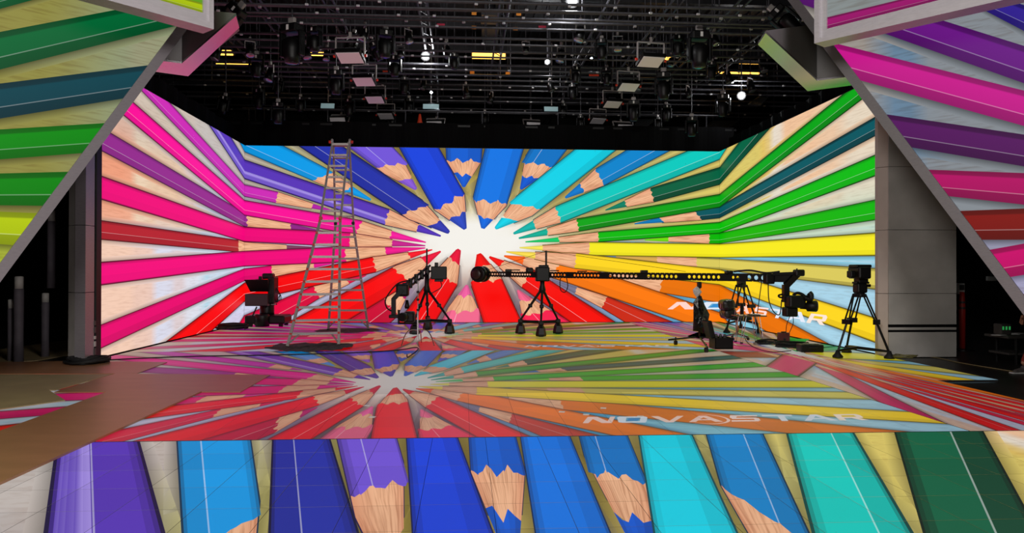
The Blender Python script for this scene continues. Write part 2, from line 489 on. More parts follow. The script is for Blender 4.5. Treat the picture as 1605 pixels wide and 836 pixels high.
P('#00a412', ((890.8, 346), (1338, 139)), ((919.4, 360.5), (1349, 152.4)), (905.7, 351), (858.4, 364), (814, 373.5), 3, '#00ae94', 1, hl=.64, edge=.6, low=.62)
P('#00ba04', ((930, 365), (1374, 243)), ((945, 378.5), (1374, 274)), (938, 371), (876, 373.5), (824, 379.4), 2, '#08c866', 2, hl=.64)
P('#f6ea1e', ((940, 380.4), (1374, 366)), ((940, 400.3), (1374, 400)), (924, 389.8), (850, 388.6), (815, 388.5), 2, '#f6e65a', 1, hl=.75, edge=.86, low=.9, flat=True)
P('#ffd61e', ((920, 399.6), (1374, 500.5)), ((940, 425), (1374, 537)), (902, 411), (838, 400.5), (794, 395), 2, '#fadc50', 2, hl=.7, edge=.9, low=.84, flat=True)
P('#ff7a04', ((940, 427), (1086, 479)), ((876, 438.7), (1086, 505.6)), (872, 425), (820, 410.5), (791, 401.6), 3, '#ff6414', 1, hl=.6, low=.9, flat=True)
P('#f80400', ((855, 436), (964, 505.6)), ((800, 438), (896, 506)), (827, 437), (787, 412), (768, 403.5), 4, None, 2, hl=.62)
P('#fa0200', ((737.7, 443.6), (758, 505)), ((787.7, 441), (817, 505)), (763, 440), (756, 419), (751.5, 401.6), 11, None, 1, hl=.4, low=1.0, edge=.95, flat=True)
P('#f40204', ((668, 446), (625, 505)), ((724, 434.5), (681, 506)), (700, 436), (711, 409.5), (718.5, 394), 9, '#ec0838', 2, hl=.55, low=.95)
P('#fa0204', ((611, 422), (492, 485)), ((640, 445), (540, 505)), (629, 431), (664, 409), (690, 394.7), 3, '#f0103c', 1, hl=.6, flat=True)
P('#fa0206', ((574, 405.5), (264, 534)), ((579, 428.7), (330, 520)), (586, 411.5), (641, 398.5), (677, 391.8), 2, '#f81428', 2, hl=.6)
P('#f2007a', ((489.7, 389.7), (151.5, 413)), ((492, 412.5), (151.5, 447)), (541, 397), (605, 393), (666, 389), 2, '#f0148c', 1, flat=True, low=.94)
P('#f00078', ((502, 363), (153.8, 275.4)), ((529.5, 386), (153.8, 310)), (548, 378), (615, 382.3), (666, 385.4), 2, '#c81e8c', 2, flat=True, low=.95)
P('#fb0a98', ((564, 346), (207.4, 160)), ((553, 367), (192, 178)), (563, 354), (613, 370), (667, 380), 2, '#f5169c', 1, hl=.66)

# ---- the lettering across the lower right: N O V A S T A R, letters about 1 m wide and 0.22 m high
LET = {
    'N': [[(0, 0), (.36, 1), (.62, 1), (.2, 0)], [(.36, 1), (.7, 1), (1.0, 0), (.66, 0)], [(.82, 0), (1.0, 0), (1.34, 1), (1.16, 1)]],
    'O': [[(0, .1), (.12, 0), (.9, 0), (1.0, .22), (.06, .22)], [(.1, .78), (.22, 1), (1.12, 1), (1.2, .85), (1.16, .78)], [(0, .1), (.28, .22), (.44, .8), (.12, .88)], [(.76, .2), (1.0, .2), (1.2, .85), (.94, .8)]],
    'V': [[(.1, 1), (.38, 1), (.62, 0), (.36, 0)], [(.4, 0), (.62, 0), (1.3, 1), (1.06, 1)]],
    'A': [[(-.1, 0), (.14, 0), (.86, 1), (.6, 1)], [(.6, 1), (.86, 1), (1.1, 0), (.82, 0)], [(.3, .25), (.8, .25), (.78, .42), (.42, .42)]],
    'S': [[(.16, 1), (1.14, 1), (1.08, .8), (.1, .8)], [(.0, .6), (.1, .4), (.34, .8), (.12, .9)], [(.06, .6), (.96, .6), (.9, .4), (.0, .4)], [(.74, .2), (.9, .1), (1.0, .52), (.8, .5)], [(-.1, .2), (.86, .2), (.8, 0), (-.16, 0)]],
    'T': [[(.06, 1), (1.16, 1), (1.1, .78), (0, .78)], [(.34, 0), (.58, 0), (.8, .8), (.56, .8)]],
    'R': [[(-.1, 0), (.14, 0), (.44, 1), (.2, 1)], [(.3, 1), (1.04, 1), (1.1, .8), (.24, .8)], [(.86, .8), (1.1, .82), (1.0, .42), (.8, .45)], [(.1, .55), (1.0, .55), (.94, .35), (.06, .35)], [(.5, .4), (.76, .4), (.96, 0), (.68, 0)]],
}
def lettering(a0, a1, b0, b1):
    step = (a1 - a0) / 8.35
    wd = step * .8
    for i, ch in enumerate('NOVASTAR'):
        o = a0 + step * i + (.25 * step if i >= 4 else 0)
        c = hx(('#ffd6cc', '#dfeaf8', '#ffd8cc', '#ffd2c8', '#fde0dc', '#e4ecf8', '#e6ecfa', '#fbe6d8')[i])
        for pl in LET[ch]:
            quad(12, [(o + x * wd, b0 + y * (b1 - b0)) for x, y in pl], [c] * len(pl))
        if ch == 'A' and i == 3:                           # sweeping ring round the first A
            cx, cy = o + .62 * wd, (b0 + b1) / 2 - .01
            rx, ry = .85 * wd, (b1 - b0) * .8
            for k in range(20):
                t0, t1 = -2.3 + 3.9 * k / 20, -2.3 + 3.9 * (k + 1) / 20
                th = .10 * math.sin(math.pi * (k + .5) / 20) + .03
                q = [(cx + rx * math.cos(t) * s_, cy + ry * math.sin(t) * s_) for t, s_ in ((t0, 1), (t1, 1), (t1, 1 - th), (t0, 1 - th))]
                quad(12, q, [c] * 4)
    o = a0 + step
    quad(12, [(o + .36 * wd, b0 + .3 * (b1 - b0)), (o + .72 * wd, b0 + .3 * (b1 - b0)), (o + .9 * wd, b0 + .72 * (b1 - b0)), (o + .5 * wd, b0 + .72 * (b1 - b0))], [hx('#2d8cd2')] * 4)
_n0, _n1 = A(1046, 484), A(1305, 505)
lettering(_n0.x, _n1.x, .40, .63)

def clip(poly, planes):
    for nx, ny, c in planes:
        out = []
        m = len(poly)
        for i in range(m):
            p, q = poly[i], poly[(i + 1) % m]
            dp, dq = p[0] * nx + p[1] * ny - c, q[0] * nx + q[1] * ny - c
            if dp >= 0: out.append(p)
            if (dp >= 0) != (dq >= 0):
                t = dp / (dp - dq)
                out.append(tuple(p[k] + (q[k] - p[k]) * t for k in range(8)))
        poly = out
        if len(poly) < 3: return None
    return poly
def rect_planes(x0, x1, y0, y1):
    return [(1, 0, x0), (-1, 0, -x1), (0, 1, y0), (0, -1, -y1)]
def mapped(art, fn):
    out = []
    for layer, pl in art:
        q = [(*fn(p[0], p[1]), *p[2:]) for p in pl]
        xs = [p[0] for p in q]; ys = [p[1] for p in q]
        out.append((layer, q, min(xs), max(xs), min(ys), max(ys)))
    out.sort(key=lambda e: e[0])
    return out
def picture_mesh(name, polys, planes, bbox, to3d, eps, material, parent, slab=None, gain=1.0, loc=None):
    """flat display face cut to its screen; slab = rectangle of the module body below the picture"""
    vs, fs, cols, uvs = [], [], [], []
    x0, x1, y0, y1 = bbox
    for layer, q, a0, a1, b0, b1 in polys:
        if a1 < x0 or a0 > x1 or b1 < y0 or b0 > y1: continue
        r = clip(q, planes)
        if not r: continue
        n = len(vs)
        for p in r:
            vs.append(to3d(p[0], p[1], layer * eps))
            cols.append((p[2] * gain, p[3] * gain, p[4] * gain, p[5])); uvs.append((p[6], p[7]))
        fs.append(tuple(range(n, n + len(r))))
    npic = len(fs)
    if slab:
        n = len(vs)
        for h in (-.0005, -slab):
            for p, q in ((x0, y0), (x1, y0), (x1, y1), (x0, y1)):
                vs.append(to3d(p, q, h)); cols.append((0, 0, 0, 0)); uvs.append((0, 0))
        fs += [(n, n + 1, n + 5, n + 4), (n + 1, n + 2, n + 6, n + 5), (n + 2, n + 3, n + 7, n + 6), (n + 3, n, n + 4, n + 7)]
    org = Vector((0, 0, 0))
    p_ = parent
    while p_ is not None:
        org += p_.location; p_ = p_.parent
    me = bpy.data.meshes.new(name)
    me.from_pydata([v - org for v in vs], [], fs)
    ca = me.color_attributes.new('Col', 'FLOAT_COLOR', 'CORNER')
    ul = me.uv_layers.new(name='UVMap')
    idx = [i for f in fs for i in f]
    ca.data.foreach_set('color', [x for i in idx for x in cols[i]])
    ul.data.foreach_set('uv', [x for i in idx for x in uvs[i]])
    me.materials.append(material)
    if slab:
        me.materials.append(M_rubber)
        for k in range(npic, len(fs)): me.polygons[k].material_index = 1
    o = bpy.data.objects.new(name, me)
    COL.objects.link(o)
    o.parent = parent
    return o

M_led = led_mat('led_wall_picture', 1.0, 0.5)
M_ledside = led_mat('led_portal_picture', 0.7, 0.5)
M_ledfloor = led_mat('led_floor_picture', 0.38, 0.42, .4, 0.012, 0.5)
M_ledtile = led_mat('led_floor_tile_picture', 0.52, 0.42, .4, 0.012)
M_ledfront = led_mat('led_front_tile_picture', 0.86, 0.6, .06, 0.012)

# ------------------------------------------------------------------ room shell
def struct(name, mb, m):
    return tag(mb.build(name, m), kind='structure')
struct('floor', MB().box((1, 15, -.09), (46, 46, .1)), M_floor)
struct('ceiling', MB().box((1, 17, 10.6), (46, 42, .2)), M_studio)
struct('wall_back', MB().box((1, 37, 5), (46, .2, 12)), M_studio)
struct('wall_left', MB().box((-21, 15, 5), (.2, 46, 12)), M_studio)
struct('wall_right', MB().box((23, 15, 5), (.2, 46, 12)), M_studio)

# ------------------------------------------------------------------ LED video walls
ident = mapped(ART, lambda a, b: (a, b))
def led_wall(label, lo, hi, to3d, corners, back):
    c = to3d((lo + hi) / 2, 0, 0)
    root = empty('led_screen', (c.x, c.y, 0), label, 'screen')
    picture_mesh('display', ident, rect_planes(lo, hi, .015, ZT), (lo, hi, .015, ZT), to3d, .0005, M_led, root)
    MB().prism([to3d(lo, 0, -.004), to3d(hi, 0, -.004), to3d(hi, ZT + .015, -.004), to3d(lo, ZT + .015, -.004)], back).build('cabinet', M_black, root)
    return root
led_wall('wide LED back wall showing a ring of coloured pencils around a white glow', XL, XR,
         lambda p, q, h: Vector((p, YB - h, q)), None, (0, .2, 0))
led_wall('LED side wall left of the ladder with magenta, purple and dark red pencils', A_MIN, XL,
         lambda p, q, h: Vector((XL - .004 + h, YB - .004 - (XL - p), q)), None, (-.2, 0, 0))
led_wall('LED side wall behind the right tripod with green, teal and yellow pencils', XR, A_MAX,
         lambda p, q, h: Vector((XR + .004 - h, YB - .004 - (p - XR), q)), None, (.2, 0, 0))

# ------------------------------------------------------------------ LED floors
def floor3d(p, q, h): return Vector((p, q, h))
KX, X0F = .372, -.98
def main_map(a, b): return (X0F + KX * (a - CA.x), 7.05 + b * (7.61 / ZT))
def back_map(a, b): return (X0F + KX * (a - CA.x), 14.68 + b * (7.7 / ZT))
def right_map(a, b): return (5.06 + (a - A_MIN) * (2.82 / (A_MAX - A_MIN)), 7.05 + b * 2.9)
def front_map(a, b): return (.645 + .405 * (a - .9), 7.03 - (5.42 - b) * 2.45)
art_main, art_back, art_right, art_front = (mapped(ART, f_) for f_ in (main_map, back_map, right_map, front_map))
FE = .00004
def led_floor(label, polys, tiles, rects, m_tile, m_rect, loc, gap):
    root = empty('led_floor', loc, label, 'stage floor')
    tr = random.Random(11)
    for (x0, x1, y0, y1) in tiles:
        b = (x0 + gap, x1 - gap, y0 + gap, y1 - gap)
        picture_mesh('tile', polys, rect_planes(*b), b, floor3d, FE, m_tile, root, .035, tr.uniform(.92, 1.05))
    for b in rects:
        picture_mesh('display', polys, rect_planes(*b), b, floor3d, FE, m_rect, root, .035)
    return root
T = .5
tl = [(-4.45 + T * i, -4.45 + T * (i + 1), 7.05 + T * j, 7.05 + T * (j + 1)) for j in range(5) for i in range(19)]
led_floor('glossy LED stage floor showing the pencil ring with red pencils toward the viewer', art_main, tl,
          [(-6.5, -4.45, 7.05, 9.55), (-6.5, 5.05, 9.55, 14.66)], M_ledtile, M_ledfloor, (-.7, 10.8, 0), .0012)
led_floor('glossy LED stage floor at the foot of the back wall, squashed red pencil ring', art_back, [],
          [(-6.5, 5.05, 14.68, 22.38)], M_ledtile, M_ledfloor, (-.7, 18.5, 0), .001)
led_floor('LED stage floor wing with long red and white streaks beside the grey column', art_right, [],
          [(5.06, 6.93, 7.05, 10.35), (5.06, 7.86, 10.35, 22.38)], M_ledtile, M_ledfloor, (6.4, 12, 0), .001)
tl = [(-4.3 + T * i, -4.3 + T * (i + 1), 7.03 - T * (j + 1), 7.03 - T * j) for j in range(6) for i in range(22)]
led_floor('bright LED front floor of square tiles with large blue pencils pointing to the viewer', art_front, tl, [], M_ledfront, M_ledfront, (1.2, 5.5, 0), .0016)
# ------------------------------------------------------------------ portal screens in front of the stage
def portal(side, head_deg, P0px, P0Y, poly, strips, bgs, frame, label, cols_bg):
    d = Vector((math.sin(math.radians(head_deg)), math.cos(math.radians(head_deg)), 0))
    nrm = Vector((d.y, -d.x, 0)) if side < 0 else Vector((-d.y, d.x, 0))      # faces the audience side
    if nrm.y > 0: nrm = -nrm
    P0 = at(*P0px, P0Y)
    def on(x, y):
        r = ray(x, y); e = Vector((0, 0, EYE))
        t = (P0 - e).dot(nrm) / r.dot(nrm)
        return e + r * t
    def st(x, y):
        p = on(x, y); return ((p - P0).dot(d), p.z)
    def to3d(s, z, h):
        p = P0 + d * s + nrm * h
        return Vector((p.x, p.y, z))
    pl = [st(*p) for p in poly]
    cx = sum(p[0] for p in pl) / len(pl); cy = sum(p[1] for p in pl) / len(pl)
    planes = []
    for i in range(len(pl)):
        p, q = pl[i], pl[(i + 1) % len(pl)]
        nx, ny = q[1] - p[1], -(q[0] - p[0])
        c = nx * p[0] + ny * p[1]
        if nx * cx + ny * cy < c: nx, ny, c = -nx, -ny, -c
        planes.append((nx, ny, c))
    art = []
    xs = [p[0] for p in pl]; ys = [p[1] for p in pl]
    x0, x1, y0, y1 = min(xs), max(xs), min(ys), max(ys)
    n = 24
    for i in range(n):
        for j in range(n):
            q = [(x0 + (x1 - x0) * (i + u) / n, y0 + (y1 - y0) * (j + v) / n) for u, v in ((0, 0), (1, 0), (1, 1), (0, 1))]
            art.append((0, [V8(p, cols_bg(*p), .4, p[0], p[1]) for p in q]))
    for k, (col, t0, t1, b0, b1) in enumerate(strips):
        c = hx(col)
        T0, T1, B0, B1 = (Vector(st(*p)) for p in (t0, t1, b0, b1))
        T0, T1 = T0 + (T0 - T1) * 2, T1 + (T1 - T0) * 2
        B0, B1 = B0 + (B0 - B1) * 2, B1 + (B1 - B0) * 2
        def quadp(f0, f1, cc, lay, c2=None):
            q = [T0.lerp(B0, f0), T1.lerp(B1, f0), T1.lerp(B1, f1), T0.lerp(B0, f1)]
            c2 = c2 or cc
            art.append((lay, [V8(p, x, 0, 0, 0) for p, x in zip(q, (cc, cc, c2, c2))]))
        if True:
            for i in range(10):
                pa, pb = B0.lerp(B1, i / 10), B0.lerp(B1, (i + 1) / 10)
                oa, ob = T0.lerp(B0, 1.25).lerp(T1.lerp(B1, 1.25), i / 10), T0.lerp(B0, 1.25).lerp(T1.lerp(B1, 1.25), (i + 1) / 10)
                art.append((1, [V8(p, x, 0, 0, 0) for p, x in ((pa, mul(cols_bg(*pa), .35)), (pb, mul(cols_bg(*pb), .35)), (ob, cols_bg(*ob)), (oa, cols_bg(*oa)))]))
        quadp(0, .16, mul(c, .45), 2, mul(c, .55)); quadp(.16, .2, mul(c, .75), 2, c)
        quadp(.2, .66, c, 2, mul(c, .9)); quadp(.66, .69, mix(c, (1, 1, 1), .2), 2)
        quadp(.69, 1.0, mul(c, .6), 2, mul(c, .5))
    polys = mapped(art, lambda a, b: (a, b))
    base = min((to3d(p[0], p[1], 0) for p in pl), key=lambda v: v.z)
    root = empty('led_screen', base, label, 'screen')
    picture_mesh('display', polys, planes, (x0, x1, y0, y1), to3d, .0005, M_ledside, root)
    MB().prism([to3d(p[0], p[1], -.006) for p in pl], nrm * -.14).build('cabinet', M_black, root)
    for fr, dep, fm, out in frame:
        MB().prism([to3d(*st(*p), out) for p in fr], nrm * -dep).build('frame', fm, root)
    return root, on, to3d, st, nrm

def bg_left(s, z):
    c = mix(hx('#a8a250'), hx('#a6b28c'), smooth(-1.9, -.6, s))
    c = mix(c, hx('#b4b08c'), smooth(-.9, -.6, s) * smooth(.1, -.4, s) * .7)
    return mix(c, hx('#c2d23a'), smooth(2.4, 1.6, z))
portal(-1, 43, (281, 36), 11.5, [(340, -43), (281, 36), (-45, 472), (-330, 472), (-330, -200), (340, -200)],
       [('#00783e', (0, 50), (194, 13), (0, 109), (278, 40)), ('#004e5c', (0, 131), (235, 102), (0, 186), (190, 155)),
        ('#00a00c', (0, 203), (165, 193), (0, 250), (130, 240)), ('#009a08', (0, 272), (120, 269), (0, 322), (85, 323)),
        ('#d2ea00', (0, 332), (75, 335), (0, 383), (40, 386)), ('#007c40', (0, -22), (190, -70), (0, 14), (190, -38))],
       None, [([(345, -43), (281, 36), (-45, 472), (-45, 503), (300, 36), (362, -43)], .3, M_frame, .02)],
       'slanted LED portal screen at left with dark green, teal and yellow-green bands', bg_left)
def bg_right(s, z):
    c = mix(hx('#b4aca4'), hx('#7898b4'), smooth(-.55, -.9, s))
    c = mix(c, hx('#a2a4a6'), smooth(-1.2, -1.5, s) * .8)
    return mix(c, hx('#b8b4d8'), smooth(2.3, 1.7, z))
portal(1, -35.3, (1305, 68), 11.5, [(1222, -41), (1305, 68), (1660, 535), (1960, 535), (1960, -200), (1222, -200)],
       [('#3e2ca8', (1535, -16), (1605, 8), (1535, 12), (1605, 48.6)), ('#7c1e9a', (1468, 29), (1605, 72), (1379, 50), (1605, 130.6)),
        ('#ea1ea4', (1305.6, 67), (1605, 142), (1341, 124), (1605, 197.6)), ('#64186e', (1387.6, 179), (1605, 211), (1428, 231), (1605, 261)),
        ('#d00c74', (1452.5, 266), (1605, 271.4), (1481, 307), (1605, 321)), ('#961812', (1501, 331), (1605, 327), (1536, 376), (1605, 376)),
        ('#ea007c', (1550, 392), (1605, 382), (1580.6, 435), (1605, 431)), ('#e0006e', (1590, 466), (1640, 450), (1600, 500), (1640, 485))],
       None, [([(1203, -43), (1289, 72), (1660, 567), (1660, 535), (1305, 68), (1221, -43)], .3, M_frame, .02)],
       'slanted LED portal screen at right with purple, pink and dark red bands', bg_right)
# overhead header screens with a picture-frame bezel
M_bezel = mat('pale_bezel', '#c6c1c6', .35, .15, noise=.06, nscale=9, stretch=(1, 1, 5))
portal(-1, 43, (330, 48), 10.6, [(317, -140), (317, 21), (-20, -78), (-60, -200), (317, -200)],
       [('#c6e000', (246, -14), (317, 5), (246, 0), (317, 21))], None,
       [([(317, -140), (317, 21), (120, -37), (105, -30), (326, 37), (326, -140)], .25, M_bezel, .03),
        ([(326, -140), (326, 37), (105, -30), (92, -17), (330, 48), (330, -140)], .3, M_bezel, .09)],
       'framed overhead LED screen corner at upper left with a yellow-green band', lambda s, z: hx('#6eb41e'))
portal(1, -35.3, (1281, 70), 10.6, [(1297, -140), (1297, 46), (1700, -56), (1700, -200), (1297, -200)],
       [('#b4127c', (1297, 27), (1605, -48), (1297, 46), (1605, -33))], None,
       [([(1297, -140), (1297, 46), (1640, -42), (1640, -28), (1288, 62), (1288, -140)], .25, M_bezel, .03),
        ([(1288, -140), (1288, 62), (1640, -28), (1640, -12), (1281, 70), (1281, -140)], .3, M_bezel, .09)],
       'framed overhead LED screen corner at upper right with a magenta band', lambda s, z: hx('#9ca4a4'))

# angled soffit beams behind the headers: matt front, polished underside
M_soffit = mat('grey_soffit', '#8a8888', .5, .2, noise=.1, nscale=1.5)
M_polish = mat('polished_underside', '#c4c0c4', .22, .85)
def soffit(Q, R, K, K2, label):
    Z = 5.3
    q = [atz(*p, Z) for p in Q]; r = [atz(*p, Z) for p in R]
    nv = (q[2] - q[1]).cross(Vector((0, 0, 1)))
    def onp(px):
        d_ = ray(*px); e = Vector((0, 0, EYE))
        return e + d_ * ((q[1] - e).dot(nv) / d_.dot(nv))
    k, k2 = onp(K), onp(K2)
    root = empty('soffit_beam', q[1], label, 'beam')
    up = Vector((0, 0, .04))
    m1 = MB().prism([q[1] + up, q[2] + up, k, k2], (r[1] - q[1]) * .9)
    m1.prism([q[0] + up, q[1] + up, q[1] + Vector((0, 0, .9)), q[0] + Vector((0, 0, .9))], (r[0] - q[0]) * .9)
    m1.build('fascia', M_soffit, root)
    mb = MB().prism([q[1], q[2], r[2], r[1]], up * .9)
    mb.prism([q[0], q[1], r[1], r[0]], up * .9)
    mb.build('underside', M_polish, root)
soffit([(240, 94), (285, 99.5), (370, 25)], [(225, 110), (295, 119.6), (375, 43.5)], (330, 17), (285, 30), 'angled grey soffit beam with polished pink-lit underside, upper left')
soffit([(1350, 118), (1280.5, 126.6), (1200, 52)], [(1365, 130), (1266, 143), (1188, 70)], (1279, 38), (1300, 60), 'angled grey soffit beam with polished green-lit underside, upper right')

# ------------------------------------------------------------------ columns beside the stage
Yp = 13.36
pR = empty('portal_column', (8.6, Yp + .2, 0), 'wide grey panelled column right of the tripod camera', 'column')
xa, xb, xc = at(1377, 500, Yp + .12).x, at(1393, 500, Yp).x, at(1499, 500, Yp).x
zz = [-.03, at(1440, 521, Yp).z, at(1440, 518, Yp).z, at(1440, 513.5, Yp).z, at(1440, 509.5, Yp).z, at(1440, 460.6, Yp).z, at(1440, 361, Yp).z, at(1440, 262, Yp).z, 5.1]
for i, nm in enumerate(('panel', 'band', 'panel', 'band', 'panel', 'panel', 'panel', 'panel')):
    z0, z1 = zz[i], zz[i + 1]
    if nm == 'panel':
        MB().box(((xb + xc) / 2, Yp + .12, (z0 + z1) / 2 + .004), (xc - xb, .24, z1 - z0 - .008)).build('panel', M_pillar, pR)
    else:
        MB().box(((xb + xc) / 2, Yp + .13, (z0 + z1) / 2), (xc - xb - .01, .22, z1 - z0)).build('dark_band', M_black, pR)
for z0, z1 in ((-.03, zz[5]), (zz[5], zz[6]), (zz[6], zz[7]), (zz[7], 5.1)):
    MB().prism([(xb - .004, Yp + .02, z0 + .004), (xa, Yp + .14, z0 + .004), (xa, Yp + .24, z0 + .004), (xb - .004, Yp + .24, z0 + .004)], (0, 0, z1 - z0 - .008)).build('side_panel', M_pillar_side, pR)
MB().box(((xa + xc) / 2, Yp + .265, 2.5), (xc - xa - .06, .04, 5.0)).build('core', M_black, pR)

Yq = 12.95
pL = empty('portal_column', (-6.6, Yq + .2, 0), 'narrow grey panelled column at the left edge of the stage', 'column')
x0, x1, x2 = at(107, 500, Yq + .2).x, at(117, 500, Yq).x, at(133.5, 500, Yq).x
zl = [-.03, at(120, 459, Yq).z, at(120, 353, Yq).z, 4.6]
for z0, z1 in zip(zl, zl[1:]):
    MB().box(((x1 + x2) / 2, Yq + .15, (z0 + z1) / 2), (x2 - x1, .3, z1 - z0 - .01)).build('panel', M_frame, pL)
    MB().prism([(x0, Yq + .2, z0 + .005), (x1 - .003, Yq + .01, z0 + .005), (x1 - .003, Yq + .3, z0 + .005), (x0, Yq + .3, z0 + .005)], (0, 0, z1 - z0 - .01)).build('side_panel', M_pillar, pL)
xe = at(151, 500, 13.3).x
pk = empty('support_post', ((x2 + xe) / 2, 13.4, 0), 'black structural post between the narrow grey column and the pink side wall', 'post')
MB().bbox(((x2 - .14 + xe) / 2, 13.385, 2.45), (xe - x2 + .14, .2, 4.96), .015).build('post', M_black, pk)
M_gear = mat('dark_gear', '#3a3836', .5)
for (yc, h, mm) in ((507, 7, M_gear), (518, 9, M_gear), (530, 5, M_pillar), (540, 8, M_pillar), (552, 10, M_gear)):
    MB().bbox((at(143, yc, 13.22).x, 13.275, at(143, yc, 13.22).z), (.09, .06, h * .0115), .006).build('power_unit', mm, pk)

# ------------------------------------------------------------------ hardboard sheets on the left of the stage
def board(px, label, m=M_board, z0=0.004, th=.012):
    pts = [flo(*p, z0) for p in px]
    return tag(MB().prism(pts, (0, 0, th)).build('floor_board', m), label, 'board')
board([(181, 587), (423.5, 589), (377, 615.8), (85, 616.2)], 'brown hardboard sheet with its end on the purple pencils', z0=.004)
board([(168, 616.6), (316, 615.9), (0, 761), (-140, 825), (-330, 800)], 'largest brown hardboard sheet running diagonally to the lower left corner', z0=.004, th=.02)
board([(120, 567), (262, 569), (214, 587), (0, 587.3), (-120, 587.3), (-60, 570)], 'reddish-brown hardboard sheet in front of the narrow column', z0=.004)
board([(-150, 589), (176, 588), (86, 613), (-150, 613)], 'tan hardboard sheet left of the brown sheets', M_boardtan, z0=.005)
board([(-150, 612), (64, 605), (102, 629), (0, 643), (-150, 664)], 'tan hardboard sheet overlapping, nearest to the pink stripes', M_boardtan, z0=.022)
board([(20, 546), (110, 533), (116, 556), (60, 566), (-80, 577), (-80, 560)], 'pale tan sheet on the dark floor behind the narrow column', M_boardtan, z0=-.035)

# ------------------------------------------------------------------ black masking above the walls
def drape(p0, p1, z0, z1, label, amp=.03):
    p0, p1 = Vector(p0), Vector(p1)
    L = (p1 - p0).length; n = int(L * 7)
    t = (p1 - p0).normalized(); nn = Vector((-t.y, t.x, 0))
    mb = MB(); vs = []
    for i in range(n + 1):
        o = nn * (math.sin(i * 1.3) * amp + math.sin(i * .41) * amp)
        for z, th in ((z0, 0), (z1, 0), (z1, .02), (z0, .02)):
            q = p0 + t * (L * i / n) + o + nn * th
            vs.append(Vector((q.x, q.y, z)))
    fs = []
    for i in range(n):
        a = i * 4
        fs += [(a + k, a + (k + 1) % 4, a + 4 + (k + 1) % 4, a + 4 + k) for k in range(4)]
    mb.add(vs, fs)
    return tag(mb.build('masking_drape', M_drape), label, 'drape')
drape((XL - .6, YB + .35, 0), (XR + .6, YB + .35, 0), 4.9, 6.15, 'black masking drape along the top of the back LED wall')
drape((XL - .3, YWL + .3, 0), (XL - .3, YB, 0), 4.9, 5.9, 'black masking drape above the left LED side wall')
drape((XR + .3, YB, 0), (XR + .3, YWR + .35, 0), 4.9, 5.75, 'black masking drape above the right LED side wall')

# ------------------------------------------------------------------ lighting grid
GZ = 7.4
ORD = ['first', 'second', 'third', 'fourth', 'fifth', 'sixth', 'seventh', 'eighth', 'ninth', 'tenth', 'eleventh', 'twelfth', 'thirteenth', 'fourteenth', 'fifteenth', 'sixteenth', 'seventeenth', 'eighteenth', 'nineteenth', 'twentieth']
M_clip = mat('pale_clip', '#c8c8cc', .3, .3)
rows = [172, 153, 135, 119, 103, 82, 61, 34, 18, 5]
for i, yy in enumerate(rows):
    Y = atz(802, yy, GZ).y
    root = empty('lighting_pipe', (.6, Y, GZ), 'dark double lighting pipe crossing under the ceiling, %s from the back wall' % ORD[i], 'pipe', 'lighting pipes')
    MB().tube([(-10.5, Y, GZ), (12, Y, GZ)], .035, 6).build('pipe', M_grid, root)
    MB().tube([(-10.5, Y + .14, GZ - .11), (12, Y + .14, GZ - .11)], .028, 6).build('pipe', M_grid, root)
    cl = MB(); rr = random.Random(i)
    for k in range(24):
        x = -10 + k * .93 + rr.uniform(-.3, .3)
        cl.bbox((x, Y - .03, GZ - .05 - rr.choice((0, .1))), (.075, .05, .045), .012)
    tag(cl.build('clips', M_clip, root), kind='stuff')
    h0 = None
    for k in range(11):
        x = -9.5 + k * 2.05 + rr.uniform(-.6, .6)
        if h0 is None:
            h0 = MB().tube([(.6, Y, GZ), (.6, Y, GZ + 1.86)], .014, 5).build('hanger', M_grid, root); h = h0
        else:
            h = h0.copy(); COL.objects.link(h)
        h.location.x = x - .6
for i, xx in enumerate([372, 452, 548, 672, 782, 925, 1010, 1098, 1180]):
    X = atz(xx, 70, GZ + .25).x
    root = empty('ceiling_truss', (X, 22, GZ + .25), 'twin-rail ceiling truss running front to back, %s from the left' % ORD[i], 'truss', 'ceiling trusses')
    for s in (-.11, .11):
        MB().tube([(X + s, 14.5, GZ + .28), (X + s, 34, GZ + .28)], .03, 6).build('rail', M_grid, root)
    lc = MB()
    for k in range(24):
        y0 = 14.8 + k * .8
        lc.tube([(X - .11, y0, GZ + .28), (X + .11, y0 + .4, GZ + .28)], .012, 4)
    tag(lc.build('lacing', M_grid, root), kind='stuff')
# roof deck with ribs above the grid
deck = struct('trim_1', MB().box((.6, 23.5, 9.32), (26, 21, .06)), mat('roof_deck', '#1b1b1e', .6, .2, noise=.3, nscale=2))
rb = MB()
for k in range(86):
    rb.box((-12 + k * .3, 23.5, 9.26), (.07, 20.6, .08))
tag(rb.build('ribs', mat('roof_rib', '#232327', .5, .3), deck), kind='stuff')
for k in range(8):
    MB().box((.6, 14.8 + k * 2.5, 9.08), (25, .16, .3)).build('beam', mat('roof_beam', '#26262b', .5, .3), deck)
for k in range(5):
    p = atz(768, 18 + k * 22, 9.0)
    MB().box((p.x, p.y, 8.85), (.5, .8, .18)).build('duct', mat('roof_duct', '#3c3c40', .5, .2), deck)

